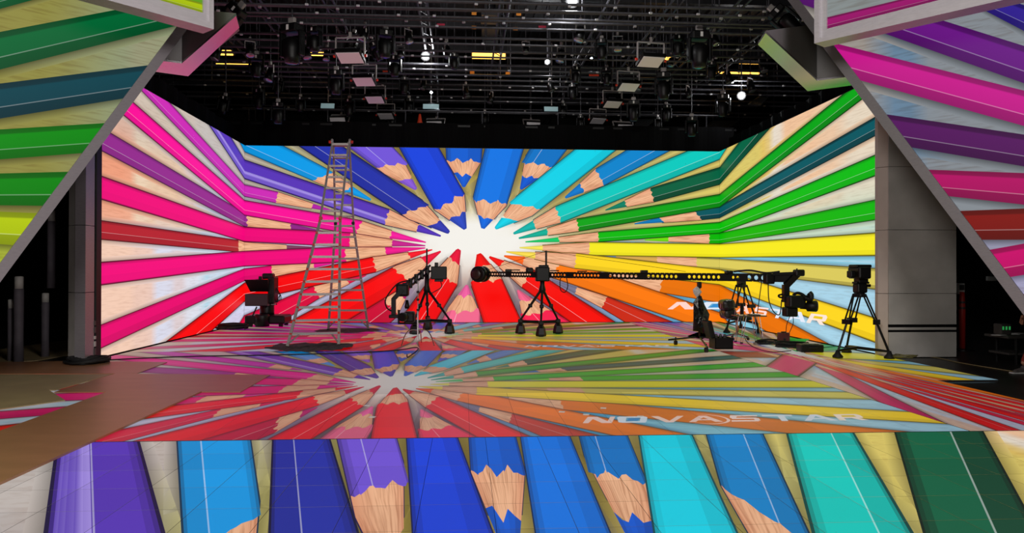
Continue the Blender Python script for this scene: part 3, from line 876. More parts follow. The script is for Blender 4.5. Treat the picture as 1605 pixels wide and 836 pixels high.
# ---- moving heads
def moving_head():
    r = empty('moving_head_light', (0, 0, 0))
    MB().bbox((0, 0, -.06), (.14, .07, .13), .02).build('clamp', M_alu, r)
    b = MB().bbox((0, 0, -.2), (.34, .26, .16), .03).build('base', M_black, r)
    MB().box((0, -.132, -.2), (.05, .006, .09)).build('label_plate', M_white, b)
    MB().bbox((-.2, 0, -.46), (.06, .14, .44), .02).build('yoke_arm', M_blackm, r)
    MB().bbox((.2, 0, -.46), (.06, .14, .44), .02).build('yoke_arm', M_blackm, r)
    hd = MB().lathe((0, 0, -.36), [(.1, 0), (.16, -.05), (.165, -.2), (.14, -.34), (.125, -.44)], 14).build('head', M_black, r, True)
    MB().lathe((0, 0, -.795), [(.12, 0), (.115, -.012), (.05, -.02)], 14).build('lens', mat('dark_lens', '#20242c', .08), hd, True)
    return r
def drop_rod(o):                                   # every fixture hangs on a rod from the roof deck
    p = o.location.copy()
    if p.z > 9.2: return
    r_ = MB().tube([p + Vector((0, 0, -.03)), (p.x, p.y, 9.29)], .014, 5)
    me = bpy.data.meshes.new('drop_rod'); me.from_pydata(r_.v, [], r_.f); me.materials.append(M_grid)
    d = bpy.data.objects.new('drop_rod', me); COL.objects.link(d)
    d.parent = o; d.matrix_parent_inverse = o.matrix_basis.inverted()
mh = moving_head()
ROD = []
heads = [  # (px of the hanging point, y, depth, scale, tilt)
    (458, 28, 16.3, 1.25, 0), (493, 36, 17.6, .85, 0), (556, 46, 19, .75, .3), (604, 40, 17.5, .95, 0), (583, 62, 18.5, .7, -.4), (619, 82, 19.5, .8, 0),
    (527, 104, 20, .95, 0), (402, 80, 19.5, .85, 0), (440, 118, 22, .7, .2), (406, 134, 21.5, .85, 0), (436, 155, 21.5, .9, 0), (471, 148, 22.5, .65, 0),
    (354, 146, 21.5, .75, .2), (548, 150, 23, .8, 0), (634, 116, 22, .75, 0), (641, 150, 24, .75, 0), (382, 4, 14.6, 1.0, .8), (712, 80, 19.5, .6, 0),
    (943, 56, 18.3, .75, 0), (1062, 50, 18, .75, 0), (1096, 40, 17, 1.25, 0), (902, 100, 20.5, .7, 0), (951, 102, 20.5, .7, 0), (1040, 106, 20, 1.1, 0),
    (898, 128, 22.5, .7, 0), (882, 158, 24, .7, 0), (993, 152, 21.5, .9, 0), (1044, 160, 22.5, .75, 0), (910, 178, 24, .6, 0), (1031, 180, 23.5, .6, 0),
    (1133, 142, 21, .95, 0), (1084, 178, 21.5, .85, 0), (1116, 92, 19.5, .7, 0), (760, 172, 24.5, .6, 0), (615, 176, 24.5, .6, 0), (1205, 10, 15, 1.0, -.8)]
heads.sort(key=lambda h: h[0])
zone = [('over the left side wall', 0, 545), ('over the middle of the stage', 545, 940), ('over the right side wall', 940, 2000)]
for i, (x, y, Y, s, tilt) in enumerate(heads):
    o = mh if i == 0 else copy_tree(mh)
    o.location = at(x, y, Y); o.scale = (s, s, s); o.rotation_euler = (0, tilt, random.uniform(-.5, .5))
    zn = [z for z in zone if z[1] <= x < z[2]][0]
    k = sum(1 for h in heads[:i] if zn[1] <= h[0] < zn[2])
    ROD.append(o)
    tag(o, 'black moving-head stage light hanging %s, %s from left there' % (zn[0], ORD[k]), 'stage light', 'moving heads on the lighting grid')

# ---- flat soft lights with U yokes
M_diff = mat('white_diffuser', '#f2eef2', .6)
def soft_light():
    r = empty('soft_light', (0, 0, 0))
    y = MB().bar((-.34, 0, -.08), (.34, 0, -.08), .04, .03)
    y.bar((-.34, 0, -.08), (-.34, 0, -.5), .03, .04).bar((.34, 0, -.08), (.34, 0, -.5), .03, .04)
    y.build('yoke', M_alu, r)
    MB().bar((0, 0, .05), (0, 0, -.08), .06, .05).build('clamp', M_alu, r)
    R = Matrix.Rotation(math.radians(-16), 3, 'X')
    b = MB().bbox((0, 0, -.5), (.6, .5, .1), .015, R).build('housing', M_black, r)
    n = R @ Vector((0, 0, -1))
    MB().box(Vector((0, 0, -.5)) + n * .056, (.54, .44, .012), R).build('diffuser', M_diff, b)
    MB().bbox((0, .06, -.36), (.26, .16, .09), .02, R).build('ballast', M_grid, r)
    for s in (-1, 1):
        MB().lathe((s * .345, 0, -.5), [(.035, 0), (.035, .05 * s)], 8, (1, 0, 0)).build('knob', M_redcap, r)
    return r
sl = soft_light()
softs = [(549, 54, 17.2, 1.0, 'pink-lit flat soft light hanging nearest, left group'), (571, 98, 19.8, .95, 'pink-lit flat soft light, second from front in left group'),
         (588, 131, 22, .9, 'pink-lit flat soft light, third from front in left group'), (605, 160, 24, .85, 'violet-lit flat soft light, smallest of the left group'),
         (535, 178, 24, .9, 'flat soft light hanging straight above the ladder'), (684, 184, 24.5, .9, 'flat soft light under the bright lamp by the orange cone'),
         (1020, 62, 17.5, 1.0, 'white flat soft light hanging nearest, right group'), (985, 108, 20.3, .95, 'pale flat soft light, second from front in right group'),
         (960, 139, 22.3, .9, 'white flat soft light, third from front in right group'), (937, 168, 24.2, .85, 'cyan-lit flat soft light, smallest of the right group'),
         (832, 186, 25, .85, 'flat soft light hanging above the middle of the back wall'), (973, 189, 24, .9, 'flat soft light right of the middle, just above the wall')]
for i, (x, y, Y, s, lab) in enumerate(softs):
    o = sl if i == 0 else copy_tree(sl)
    o.location = at(x, y, Y); o.scale = (s, s, s)
    o.rotation_euler = (math.radians(-38) if i in (4, 5, 10, 11) else 0, 0, math.radians(-8 if x < 700 else 8))
    ROD.append(o)
    tag(o, lab, 'soft light', 'flat soft lights on the lighting grid')

def par_can():
    r = empty('par_can', (0, 0, 0))
    MB().bbox((0, 0, -.05), (.07, .07, .1), .015).build('clamp', M_alu, r)
    MB().bar((-.13, 0, -.12), (.13, 0, -.12), .03, .02).bar((-.13, 0, -.11), (-.13, 0, -.32), .012, .03).bar((.13, 0, -.11), (.13, 0, -.32), .012, .03).build('yoke', M_alu, r)
    ax_ = Vector((0, -.35, -1)).normalized()
    b = MB().lathe(Vector((0, .04, -.2)), [(.05, 0), (.1, .04), (.11, .2), (.125, .34)], 14, ax_).build('can', M_blackm, r, True)
    MB().lathe(Vector((0, .04, -.2)) + ax_ * .335, [(.118, 0), (.1, .012), (.03, .016)], 14, ax_).build('lens', mat('par_lens', '#8a8e96', .1, .6), b, True)
    return r
pc0 = par_can()
prr = random.Random(21)
cans = [(340, 60, 18), (392, 58, 18.5), (424, 96, 20), (480, 62, 18.8), (512, 70, 20), (572, 34, 17.5), (640, 40, 18), (628, 66, 19.5), (664, 120, 22.5), (700, 60, 20), (730, 128, 23), (770, 140, 23.5),
        (824, 60, 19.5), (862, 120, 22.5), (880, 66, 19.8), (910, 28, 17.4), (968, 50, 18.6), (1000, 118, 22), (1052, 82, 20), (1078, 130, 22), (1120, 44, 18), (1140, 100, 20.5), (1176, 116, 21), (1196, 84, 20)]
cans.sort()
for i, (x, y, Y) in enumerate(cans):
    o = pc0 if i == 0 else copy_tree(pc0)
    o.location = at(x, y, Y); o.rotation_euler = (0, 0, prr.uniform(-1.2, 1.2)); k_ = prr.uniform(.75, 1.1); o.scale = (k_, k_, k_)
    ROD.append(o)
    z_ = 0 if i < 8 else (1 if i < 16 else 2)
    tag(o, 'small black can light over the %s, %s from left there' % (('left part of the grid', 'middle part of the grid', 'right part of the grid')[z_], ORD[i - 8 * z_]), 'stage light', 'can lights on the lighting grid')
for o in ROD: drop_rod(o)
# ---- bright work lamps
M_lamp = mat('lamp_glow', '#ffffff', .5, emit='#eaf4ff', estr=60)
M_amber = mat('amber_glow', '#ffcf80', .5, emit='#ffb84a', estr=3.2)
M_coolpanel = mat('cool_panel_glow', '#a0b8bc', .4, emit='#9fc0c4', estr=.35)
def lamp(x, y, Y, r, label):
    p = at(x, y, Y)
    root = empty('work_lamp', p, label, 'lamp', 'bright work lamps on the ceiling')
    d = (Vector((0, 0, EYE)) - p).normalized()
    MB().lathe(p - d * .02, [(r * .5, -.3), (r * 1.2, -.2), (r * 1.5, 0)], 14, d).build('reflector', M_blackm, root, True)
    MB().lathe(p, [(r, 0), (r * .9, .02), (r * .3, .03)], 14, d).build('bulb', M_lamp, root, True)
    MB().bar(p + Vector((0, 0, .08)) - d * .12, Vector((p.x - d.x * .12, p.y - d.y * .12, 9.29)), .04, .03).build('bracket', M_grid, root)
    if r > .05:
        ld = bpy.data.lights.new('work_lamp_light', 'POINT'); ld.energy = 9000 * r * r; ld.shadow_soft_size = r
        lo_ = bpy.data.objects.new('work_lamp_light', ld); COL.objects.link(lo_); lo_.location = d * .12; lo_.parent = root
for a in ((667, 88, 20.5, .09, 'brightest white work lamp under the left of the centre ceiling'), (897, 2, 16.5, .1, 'white work lamp at the very top of the picture'),
          (858, 97, 22, .06, 'small white work lamp right of the amber ceiling strip'), (1162, 150, 22, .09, 'bright white work lamp above the right side wall'),
          (686, 191, 24.2, .05, 'white lamp burning just above the back wall beside the cone'), (1292, 151, 22, .05, 'small white lamp peeking under the right soffit beam'),
          (676, 145, 24, .04, 'faint small lamp between the bright lamp and the cone'), (927, 92, 21.5, .035, 'tiny warm lamp right of the small white work lamp')):
    lamp(*a)
def strip(x0, x1, y, Y, label, h=.06, m=None):
    a, b = at(x0, y, Y), at(x1, y, Y)
    root = empty('strip_light', (a + b) / 2, label, 'strip light')
    MB().box((a + b) / 2, ((b - a).length, .05, h)).build('tube', m or M_amber, root)
    MB().box((a + b) / 2 + Vector((0, .06, h * .5 + .03)), ((b - a).length + .06, .16, .06)).build('housing', M_grid, root)
    for q in (a.lerp(b, .1), a.lerp(b, .9)):
        MB().tube([q + Vector((0, .08, h * .5 + .05)), (q.x, q.y + .08, max(9.29, q.z + .5))], .01, 4).build('suspension_rod', M_grid, root)
for a in ((740, 792, 85.5, 22.5, 'longest amber strip light in the middle of the ceiling', .11), (740, 792, 91, 22.7, 'thin amber strip light just below the longest one', .05),
          (339, 362, 80.5, 22, 'amber strip light beside the tip of the left soffit beam', .06), (340, 365, 85.5, 22.2, 'thinner amber strip light beside the left soffit tip', .035),
          (339, 396, 101.5, 23, 'low broken amber strip light at far left of the ceiling', .05), (470, 509, 84.5, 22, 'amber strip light above the left moving heads', .1),
          (1010, 1026, 93, 22.5, 'amber strip light under the nearest white soft light', .12), (1034, 1053, 93, 22.5, 'amber strip light right of the nearest white soft light', .12),
          (1159, 1193, 99, 22.5, 'upper amber strip light near the right soffit beam', .05), (1123, 1190, 114.5, 23.5, 'lower amber strip light near the right soffit beam', .05)):
    strip(*a)
for x0, x1, y, Y, lab in ((503, 524, 166, 24, 'cool grey flood panel left of the pink soft lights'), (663, 688, 167, 24, 'cool grey flood panel above the orange cone'), (853, 877, 171, 24.5, 'cool grey flood panel above the middle soft light')):
    a, b = at(x0, y, Y), at(x1, y, Y)
    root = empty('flood_panel', (a + b) / 2, lab, 'flood light')
    Rf = Matrix.Rotation(math.radians(-28), 3, 'X')
    MB().box((a + b) / 2, ((b - a).length, .04, .17), Rf).build('lens', M_coolpanel, root)
    MB().bbox((a + b) / 2 + Vector((0, .09, .02)), ((b - a).length + .08, .12, .24), .02, Rf).build('housing', M_blackm, root)
    MB().bar((a + b) / 2 + Vector((0, .1, .1)), Vector(((a.x + b.x) / 2, (a.y + b.y) / 2 + .1, 9.29)), .03, .03).build('bracket', M_alu, root)
# little signs on the grid
M_sign = mat('amber_sign', '#e08a1e', .5); M_rsign = mat('crimson_sign', '#c01e46', .5)
for i, (x, y, Y, wd, ht, mm, lab) in enumerate([(743, 21, 18, .12, .08, M_sign, 'upper left of the four small amber tags on ceiling pipes'), (743, 43, 19, .12, .08, M_sign, 'lower left of the four small amber tags on ceiling pipes'),
        (813, 22, 18, .12, .08, M_sign, 'upper right of the four small amber tags on ceiling pipes'), (808, 45, 19, .12, .08, M_sign, 'lower right of the four small amber tags on ceiling pipes'),
        (740, 114, 23, .14, .1, M_sign, 'small amber tag below the long strip light, left'), (796, 115, 23, .14, .08, M_sign, 'small amber tag below the long strip light, right'),
        (691, 39, 18.7, .2, .07, M_rsign, 'crimson tag left of the amber tags'), (850, 42, 19, .2, .06, M_rsign, 'crimson tag right of the amber tags'),
        (606, 112, 23, .25, .05, M_orange, 'orange-red tag beside the left moving heads'), (931, 118, 23, .32, .06, M_orange, 'orange-red tag beside the right soft lights')]):
    p = at(x, y, Y)
    root = empty('tag_plate', p, lab, 'tag')
    MB().bbox(p, (wd, .02, ht), .006).build('plate', mm, root)
    MB().tube([p + Vector((0, .015, ht / 2)), Vector((p.x, p.y + .015, 9.29))], .008, 5).build('hook', M_grid, root)
# traffic cone on the ledge
p = at(658, 201, 23.4)
cn = empty('traffic_cone', p, 'small orange traffic cone on the ledge above the back wall', 'cone')
MB().bbox(p + Vector((0, 0, .015)), (.34, .34, .03), .01).build('base', M_orange, cn)
MB().lathe(p + Vector((0, 0, .03)), [(.12, 0), (.07, .2), (.035, .4), (.025, .42)], 14).build('body', M_orange, cn, True)
lg = empty('ledge', (.6, 23.5, 5.95), 'dark service ledge running along behind the masking drape', 'ledge')
MB().box((.6, 23.18, at(658, 201, 23.4).z - .04), (16, .82, .06)).build('deck', M_black, lg)
MB().tube([(-7, 23.58, 6.7), (8.4, 23.58, 6.7)], .025, 6).build('rail', M_grid, lg)
for k in range(7):
    MB().tube([(-6.8 + k * 2.45, 23.58, at(658, 201, 23.4).z - .03), (-6.8 + k * 2.45, 23.58, 6.7)], .02, 6).build('rail_post', M_grid, lg)
# perforated metal sheets leaning in the roof space
M_perf = mat('perforated_metal', '#5c6062', .3, .8, bump=.6, nscale=60)
for px, Y, lab in (([(985, 212), (1000, 188), (1028, 188), (998, 212)], 24.6, 'ribbed metal sheet right of the middle above the wall'), ([(1092, 208), (1118, 190), (1158, 190), (1128, 210)], 24.6, 'perforated metal sheet above the right corner'),
                   ([(1060, 118), (1092, 96), (1112, 96), (1098, 120)], 21, 'ribbed metal sheet among the right moving heads'), ([(1172, 164), (1190, 152), (1203, 154), (1192, 166)], 21.5, 'perforated metal sheet beside the right work lamp'),
                   ([(391, 198), (400, 188), (414, 196), (404, 199)], 24.6, 'metal sheet catching light above the left corner')):
    pts = [at(x, y, Y + (210 - y) * .03) for x, y in px]
    mb = MB().prism(pts, (0, .03, .03))
    o = tag(mb.build('metal_sheet', M_perf), lab, 'metal sheet')
    e0, e1, e2, e3 = pts
    rbm = MB()
    for k in range(9):
        t = (k + .5) / 9
        rbm.bar(e0.lerp(e3, t) - Vector((0, .006, .0)), e1.lerp(e2, t) - Vector((0, .006, .0)), .02, .015)
    rbm.v = [v - o.location for v in rbm.v]
    rb_o = MB(); rb_o.v, rb_o.f = [v + o.location for v in rbm.v], rbm.f
    tag(rb_o.build('ribs', M_perf, o), kind='stuff')
    for q in (e1, e2):
        if q.z < 9.2: MB().tube([q + Vector((0, .015, 0)), (q.x, q.y + .015, 9.29)], .01, 4).build('suspension_rod', M_grid, o)
# ------------------------------------------------------------------ folding ladder
def ladder():
    root = empty('step_ladder', (-3.0, 17.4, 0), 'tall aluminium A-frame ladder with red feet caps standing before the pink pencils', 'ladder')
    YT = 17.45
    tl, tr = at(522, 224, YT), at(547, 224, YT)
    zt = tl.z
    sides = [('front', flo(450.5, 547), flo(531, 544)), ('back', flo(514.8, 518.5), flo(577, 518.5))]
    for nm, fl_, fr_ in sides:
        off = Vector((0, -.06 if nm == 'front' else .06, 0))
        ml, mr = tl + off, tr + off
        k = .40                                                    # joint of upper and lower section
        wmid = (mr - ml)
        cm = (ml + mr) / 2
        cb = (fl_ + fr_) / 2
        cj = cm.lerp(cb, k)
        jl, jr = cj - wmid * .52, cj + wmid * .52
        sec = MB()
        for p, q in ((ml, jl.lerp(fl_, .12)), (mr, jr.lerp(fr_, .12))):
            MB().bar(p, q, .045, .035, (0, 1, 0)).build('upper_rail', M_alu, root)
        for p, q in ((jl - wmid * .06, fl_ + Vector((0, 0, .05))), (jr + wmid * .06, fr_ + Vector((0, 0, .05)))):
            MB().bar(p, q, .055, .04, (0, 1, 0)).build('lower_rail', M_alu, root)
            MB().bbox(q - Vector((0, 0, .025)), (.07, .1, .05), .012).build('foot', M_rubber, root)
            MB().bbox(p, (.07, .1, .07), .01).build('lock', M_redcap if nm == 'front' else M_black, root)
        for i in range(7):
            t = (i + .2) / 6.8
            a, b = ml.lerp(jl, t), mr.lerp(jr, t)
            MB().bar(a, b, .07, .045).build('rung', M_alu, root)
        for i in range(10):
            t = (i + .25) / 10.3
            a, b = (jl - wmid * .06).lerp(fl_, t), (jr + wmid * .06).lerp(fr_, t)
            rg = MB().bar(a, b, .08, .05).build('rung', M_alu, root)
            for e in (a, b):
                MB().bbox(e, (.05, .095, .055), .008).build('rung_cap', M_redcap if nm == 'front' else M_alu, rg)
        for a, b in ((fl_, 1), (fr_, -1)):
            MB().bar(a + Vector((0, 0, .1)) + Vector((.02 * b, 0, 0)), a.lerp(jl if b > 0 else jr, .1) + Vector((.16 * b, 0, .0)), .015, .03).build('brace', M_alu, root)
    for p, q in ((tl, -1), (tr, 1)):
        MB().lathe(p + Vector((q * .02, 0, .02)), [(.07, -.02), (.075, 0), (.07, .02)], 14, (1, 0, 0)).build('hinge', M_alu, root)
        MB().lathe(p + Vector((q * .045, 0, .02)), [(.035, 0), (.035, .05 * q)], 10, (1, 0, 0)).build('hinge_knob', M_redcap, root)
    MB().bar(tl + Vector((0, 0, -.04)), tr + Vector((0, 0, -.04)), .12, .05).build('top_step', M_alu, root)
ladder()
def cloth(px, seed, label, amp=.07):
    rr = random.Random(seed)
    pts = [flo(*p) for p in px]
    c = sum(pts, Vector((0, 0, 0))) / len(pts)
    nr = 7; mb = MB(); vs = [c + Vector((0, 0, amp * .7))]
    m = len(pts) * 5
    for k in range(1, nr + 1):
        for i in range(m):
            a, b = pts[i // 5], pts[(i // 5 + 1) % len(pts)]
            e = a.lerp(b, (i % 5) / 5)
            q = c.lerp(e, k / nr * (1 + rr.uniform(-.04, .04)))
            q.z = .004 + (amp * abs(math.sin(i * .9 + k * 1.7 + rr.uniform(-.5, .5))) * rr.uniform(.3, 1) if k < nr else rr.uniform(0, amp * .5))
            vs.append(q)
    fs = [(0, 1 + i, 1 + (i + 1) % m) for i in range(m)]
    for k in range(nr - 1):
        for i in range(m):
            a = 1 + k * m
            fs.append((a + i, a + (i + 1) % m, a + m + (i + 1) % m, a + m + i))
    mb.add(vs, fs)
    return tag(mb.build('drop_cloth', M_cloth, None, True), label, 'cloth')
cloth([(412, 548), (440, 541), (500, 540), (556, 541), (550, 546), (530, 550), (480, 554), (440, 553)], 1, 'crumpled grey drop cloth under the front feet of the ladder')
cloth([(490, 520), (520, 515), (590, 516), (600, 519), (560, 523), (510, 523)], 2, 'crumpled grey drop cloth under the rear feet of the ladder', .04)

# ------------------------------------------------------------------ cables
def sag(pts, n=8):                                            # Catmull-Rom through points
    pts = [Vector(p) for p in pts]; out = []
    for i in range(len(pts) - 1):
        p0, p1, p2, p3 = pts[max(0, i - 1)], pts[i], pts[i + 1], pts[min(len(pts) - 1, i + 2)]
        for k in range(n):
            t = k / n
            out.append(.5 * ((2 * p1) + (p2 - p0) * t + (2 * p0 - 5 * p1 + 4 * p2 - p3) * t * t + (3 * p1 - p0 - 3 * p2 + p3) * t ** 3))
    return out + [pts[-1]]
def cable(px, label, r=.012, m=None, z=.014, name='cable'):
    return tag(MB().tube(sag([flo(x, y, z) for x, y in px]), r, 5).build(name, m or M_rubber, None, True), label, 'cable')
def coil(c, R, n, label, r=.014, m=None, sq=1.0):
    c = Vector(c); pts = []; rr = random.Random(int(abs(c.x) * 100))
    for i in range(n * 14):
        a = i * 2 * math.pi / 14
        q = R * (1 + .2 * math.sin(i * .37) + rr.uniform(-.08, .08))
        pts.append(c + Vector((math.cos(a) * q, math.sin(a) * q * sq, .016 + .012 * (i / 14) + .02 * abs(math.sin(i * .5)))))
    return tag(MB().tube(pts, r, 5).build('cable_coil', m or M_rubber, None, True), label, 'cable')
cable([(158, 566), (200, 563), (300, 559), (420, 557), (560, 553), (625, 549), (650, 545), (655, 548), (640, 560), (638, 556)], 'long black cable running across the stage behind the boards')
coil(flo(138, 571), .28, 7, 'coil of black cable at the foot of the narrow grey column', .022)
coil(flo(367, 516), .32, 9, 'heap of black cable left of the pedestal camera', .03)
coil(flo(350, 517), .18, 5, 'small loop of black cable at far left of the cable heap', .02)
coil(flo(1207, 541), .26, 6, 'tangle of black cable beside the white box on the floor', .012)
coil(flo(1243, 546), .3, 8, 'tangle of black cable in front of the brown box', .016)
M_green = mat('green_cable', '#3cc846', .4)
coil(flo(1248, 537), .22, 4, 'bright green cable tangle behind the brown box', .016, M_green)
cable([(1290, 545), (1330, 542), (1360, 547), (1392, 556)], 'thin dark green cable from the black case to the tripod', .01, mat('dark_green_cable', '#1e4a30', .5))
coil(flo(1416, 563), .18, 4, 'thin olive cable loops at the base of the wide grey column', .01, mat('olive_cable', '#6e6840', .5))
cable([(1400, 556), (1460, 560), (1500, 568), (1540, 575), (1605, 585), (1660, 590)], 'thin pale cable lying on the dark floor at right', .01, mat('pale_cable', '#8a7a52', .5), -.028)
cable([(1165, 520), (1170, 535), (1185, 546), (1210, 552), (1240, 550)], 'thin black cable under the folding table', .009)

# ------------------------------------------------------------------ generic rolling tripod for the cranes
def wheel_box(root, p, w=.2, h=.28):
    b = MB().lathe(p, [(w * .62, .015), (w * .66, .06), (w * .5, h * .75), (w * .28, h)], 6).build('wheel_housing', M_black, root)
    MB().lathe(p + Vector((-.05, 0, .07)), [(.07, 0), (.07, .1)], 12, (1, 0, 0)).build('wheel', M_rubber, b)
    return b
def rolling_tripod(root, apex, feet, col_top, r=.035):
    MB().lathe(apex - Vector((0, 0, .12)), [(.07, 0), (.09, .08), (.06, .2), (.055, (col_top - apex).z + .12)], 12).build('column', M_black, root, True)
    tops = []
    for f in feet:
        t = Vector((f.x, f.y, .36)); tops.append(t)
        lg = MB().tube([apex, apex.lerp(t, .55), t], [r, r * .9, r * .7], 8).build('leg', M_black, root)
        MB().bbox(apex.lerp(t, .55), (.1, .1, .09), .015).build('leg_clamp', M_blackm, lg)
        MB().bbox(t - Vector((0, 0, .03)), (.12, .12, .1), .02).build('foot_joint', M_black, root)
        wheel_box(root, Vector((f.x, f.y, 0)))
    c = sum(tops, Vector((0, 0, 0))) / 3
    for t in tops:
        MB().tube([c - Vector((0, 0, .04)), t - Vector((0, 0, .04))], .04, 8).build('spreader', M_black, root)

# ---- short crane seen end-on
Y1 = 18.9
j1 = empty('camera_crane', (at(672, 500, Y1).x, Y1, 0), 'black camera crane seen end-on with a bent arm, right of the ladder', 'camera crane')
ap = at(669, 452, Y1)
rolling_tripod(j1, ap, [Vector((at(705, 500, 18.6).x, 18.4, 0)), Vector((at(652, 500, 18.8).x, 18.3, 0)), Vector((at(670, 500, 19.6).x, 19.7, 0))], at(669, 425, Y1))
MB().tube([at(669, 430, Y1), at(669, 390, Y1)], .022, 8).build('mast', M_black, j1)
MB().tube([at(655, 424, Y1), at(672, 424, Y1)], .012, 6).build('cross_bar', M_black, j1)
mon = MB().bbox(at(688, 428, Y1 - .1), (.40, .22, .33), .02).build('monitor', M_black, j1)
MB().bbox(at(684, 416, Y1 - .1), (.09, .12, .14), .01).build('monitor_clamp', M_black, mon)
MB().bbox(at(688, 440, Y1 - .1), (.22, .2, .06), .01).build('monitor_tray', M_blackm, mon)
arm0, arm1 = at(674, 421, Y1), at(629, 455, 17.6)
for s in (-.07, .07):
    MB().tube([arm0 + Vector((0, 0, s)), arm1 + Vector((0, 0, s))], .03, 8).build('arm_tube', M_blackm, j1)
for k in range(5):
    MB().bbox(arm0.lerp(arm1, .1 + k * .2), (.1, .1, .24), .02).build('arm_bracket', M_black, j1)
MB().bbox(at(631, 455, 17.5), (.3, .3, .3), .05).build('head_joint', M_black, j1)
br = MB().bar(at(630, 455, 17.4), at(617, 469, 17.3), .1, .14, (0, 1, 0))
br.bar(at(617, 467.5, 17.3), at(617, 494, 17.3), .1, .14, (0, 1, 0)).build('bent_bracket', M_black, j1)
MB().bbox(at(618, 496, 17.3), (.24, .2, .08), .02).build('bracket_plate', M_black, j1)
MB().tube([at(625, 486, 17.3), at(625, 507, 17.3), at(655, 507, 17.5)], .03, 8).build('cradle', M_black, j1)
MB().bbox(at(642, 497, 17.4), (.26, .4, .26), .05).build('camera_body', M_black, j1)
MB().lathe(at(638, 484, 17.3), [(.05, 0), (.06, .05), (.03, .2)], 10).build('camera_handle', M_black, j1, True)
MB().lathe(at(634, 497, 17.15), [(.1, 0), (.11, .12), (.08, .22)], 14, (-.3, -1, 0)).build('lens', M_black, j1, True)
MB().tube(sag([at(640, 440, 17.5), at(622, 446, 17.3), at(605, 468, 17.2), at(606, 482, 17.2), at(614, 488, 17.3)]), .018, 6).build('cable', M_rubber, j1)
MB().tube(sag([at(690, 440, Y1), at(692, 450, Y1), at(680, 458, Y1), at(672, 462, Y1)]), .012, 5).build('cable', M_rubber, j1)

# ---- slim chrome stand in front of it
Ys = 15.75
cs = empty('light_stand', (at(655, 500, Ys).x, Ys, 0), 'slim chrome stand with arched legs in front of the end-on crane', 'stand')
xs = at(655, 500, Ys).x
MB().tube([(xs, Ys, .1), (xs, Ys, at(655, 485, Ys).z)], .018, 8).build('lower_tube', M_chrome, cs)
MB().tube([(xs, Ys, at(655, 486, Ys).z), (xs, Ys, at(654, 440, Ys).z)], .012, 8).build('upper_tube', M_chrome, cs)
for yy in (470, 486, 458):
    MB().bbox((xs, Ys, at(655, yy, Ys).z), (.06, .06, .05), .01).build('collar', M_blackm, cs)
for dx, dy in ((-.32, -.3), (.36, -.3), (.05, .45)):
    MB().tube(sag([(xs, Ys, .32), (xs + dx * .5, Ys + dy * .5, .33), (xs + dx * .8, Ys + dy * .8, .22), (xs + dx, Ys + dy, .012)]), .012, 6).build('leg', M_chrome, cs)

# ---- the long crane
j2 = empty('camera_crane', (at(850, 500, 18.2).x, 18.2, 0), 'long black camera crane with a perforated arm reaching across to the right', 'camera crane')
Ya, Yb = 18.2, 14.9
def ac(x, y): return at(x, y, Ya + (Yb - Ya) * (x - 850) / (1250 - 850))
rolling_tripod(j2, at(850, 452, Ya), [Vector((at(816, 500, 18.3).x, 18.35, 0)), Vector((at(848, 500, 17.6).x, 17.6, 0)), Vector((at(875, 500, 18.3).x, 18.35, 0))], at(850, 437, Ya))
MB().bbox(at(850, 430, Ya), (.34, .3, .36), .03).build('pivot_box', M_black, j2)
MB().bbox(at(852, 420, Ya), (.24, .2, .14), .02).build('pivot_cap', M_black, j2)
MB().tube([at(856, 424, Ya), at(856, 393, Ya)], .026, 8).build('mast', M_black, j2)
MB().tube([at(856, 394, Ya), ac(762, 424)], .006, 4).build('stay_wire', M_blackm, j2)
MB().tube([at(856, 394, Ya), ac(1075, 426)], .006, 4).build('stay_wire', M_blackm, j2)
wd = (ac(760, 430) - ac(753, 430)).normalized()
wt = MB().lathe(ac(752, 430) - Vector((0, .12, 0)), [(.16, -.16), (.205, -.14), (.205, .0), (.17, .03), (.17, .1), (.205, .12), (.205, .24), (.15, .26)], 24, (.45, 1, 0)).build('counterweight', M_black, j2, True)
MB().lathe(ac(750, 430) - Vector((.06, .27, 0)), [(.14, 0), (.11, -.02), (.04, -.03)], 20, (.45, 1, 0)).build('weight_cap', mat('dark_red_brown', '#2a1210', .4), wt, True)
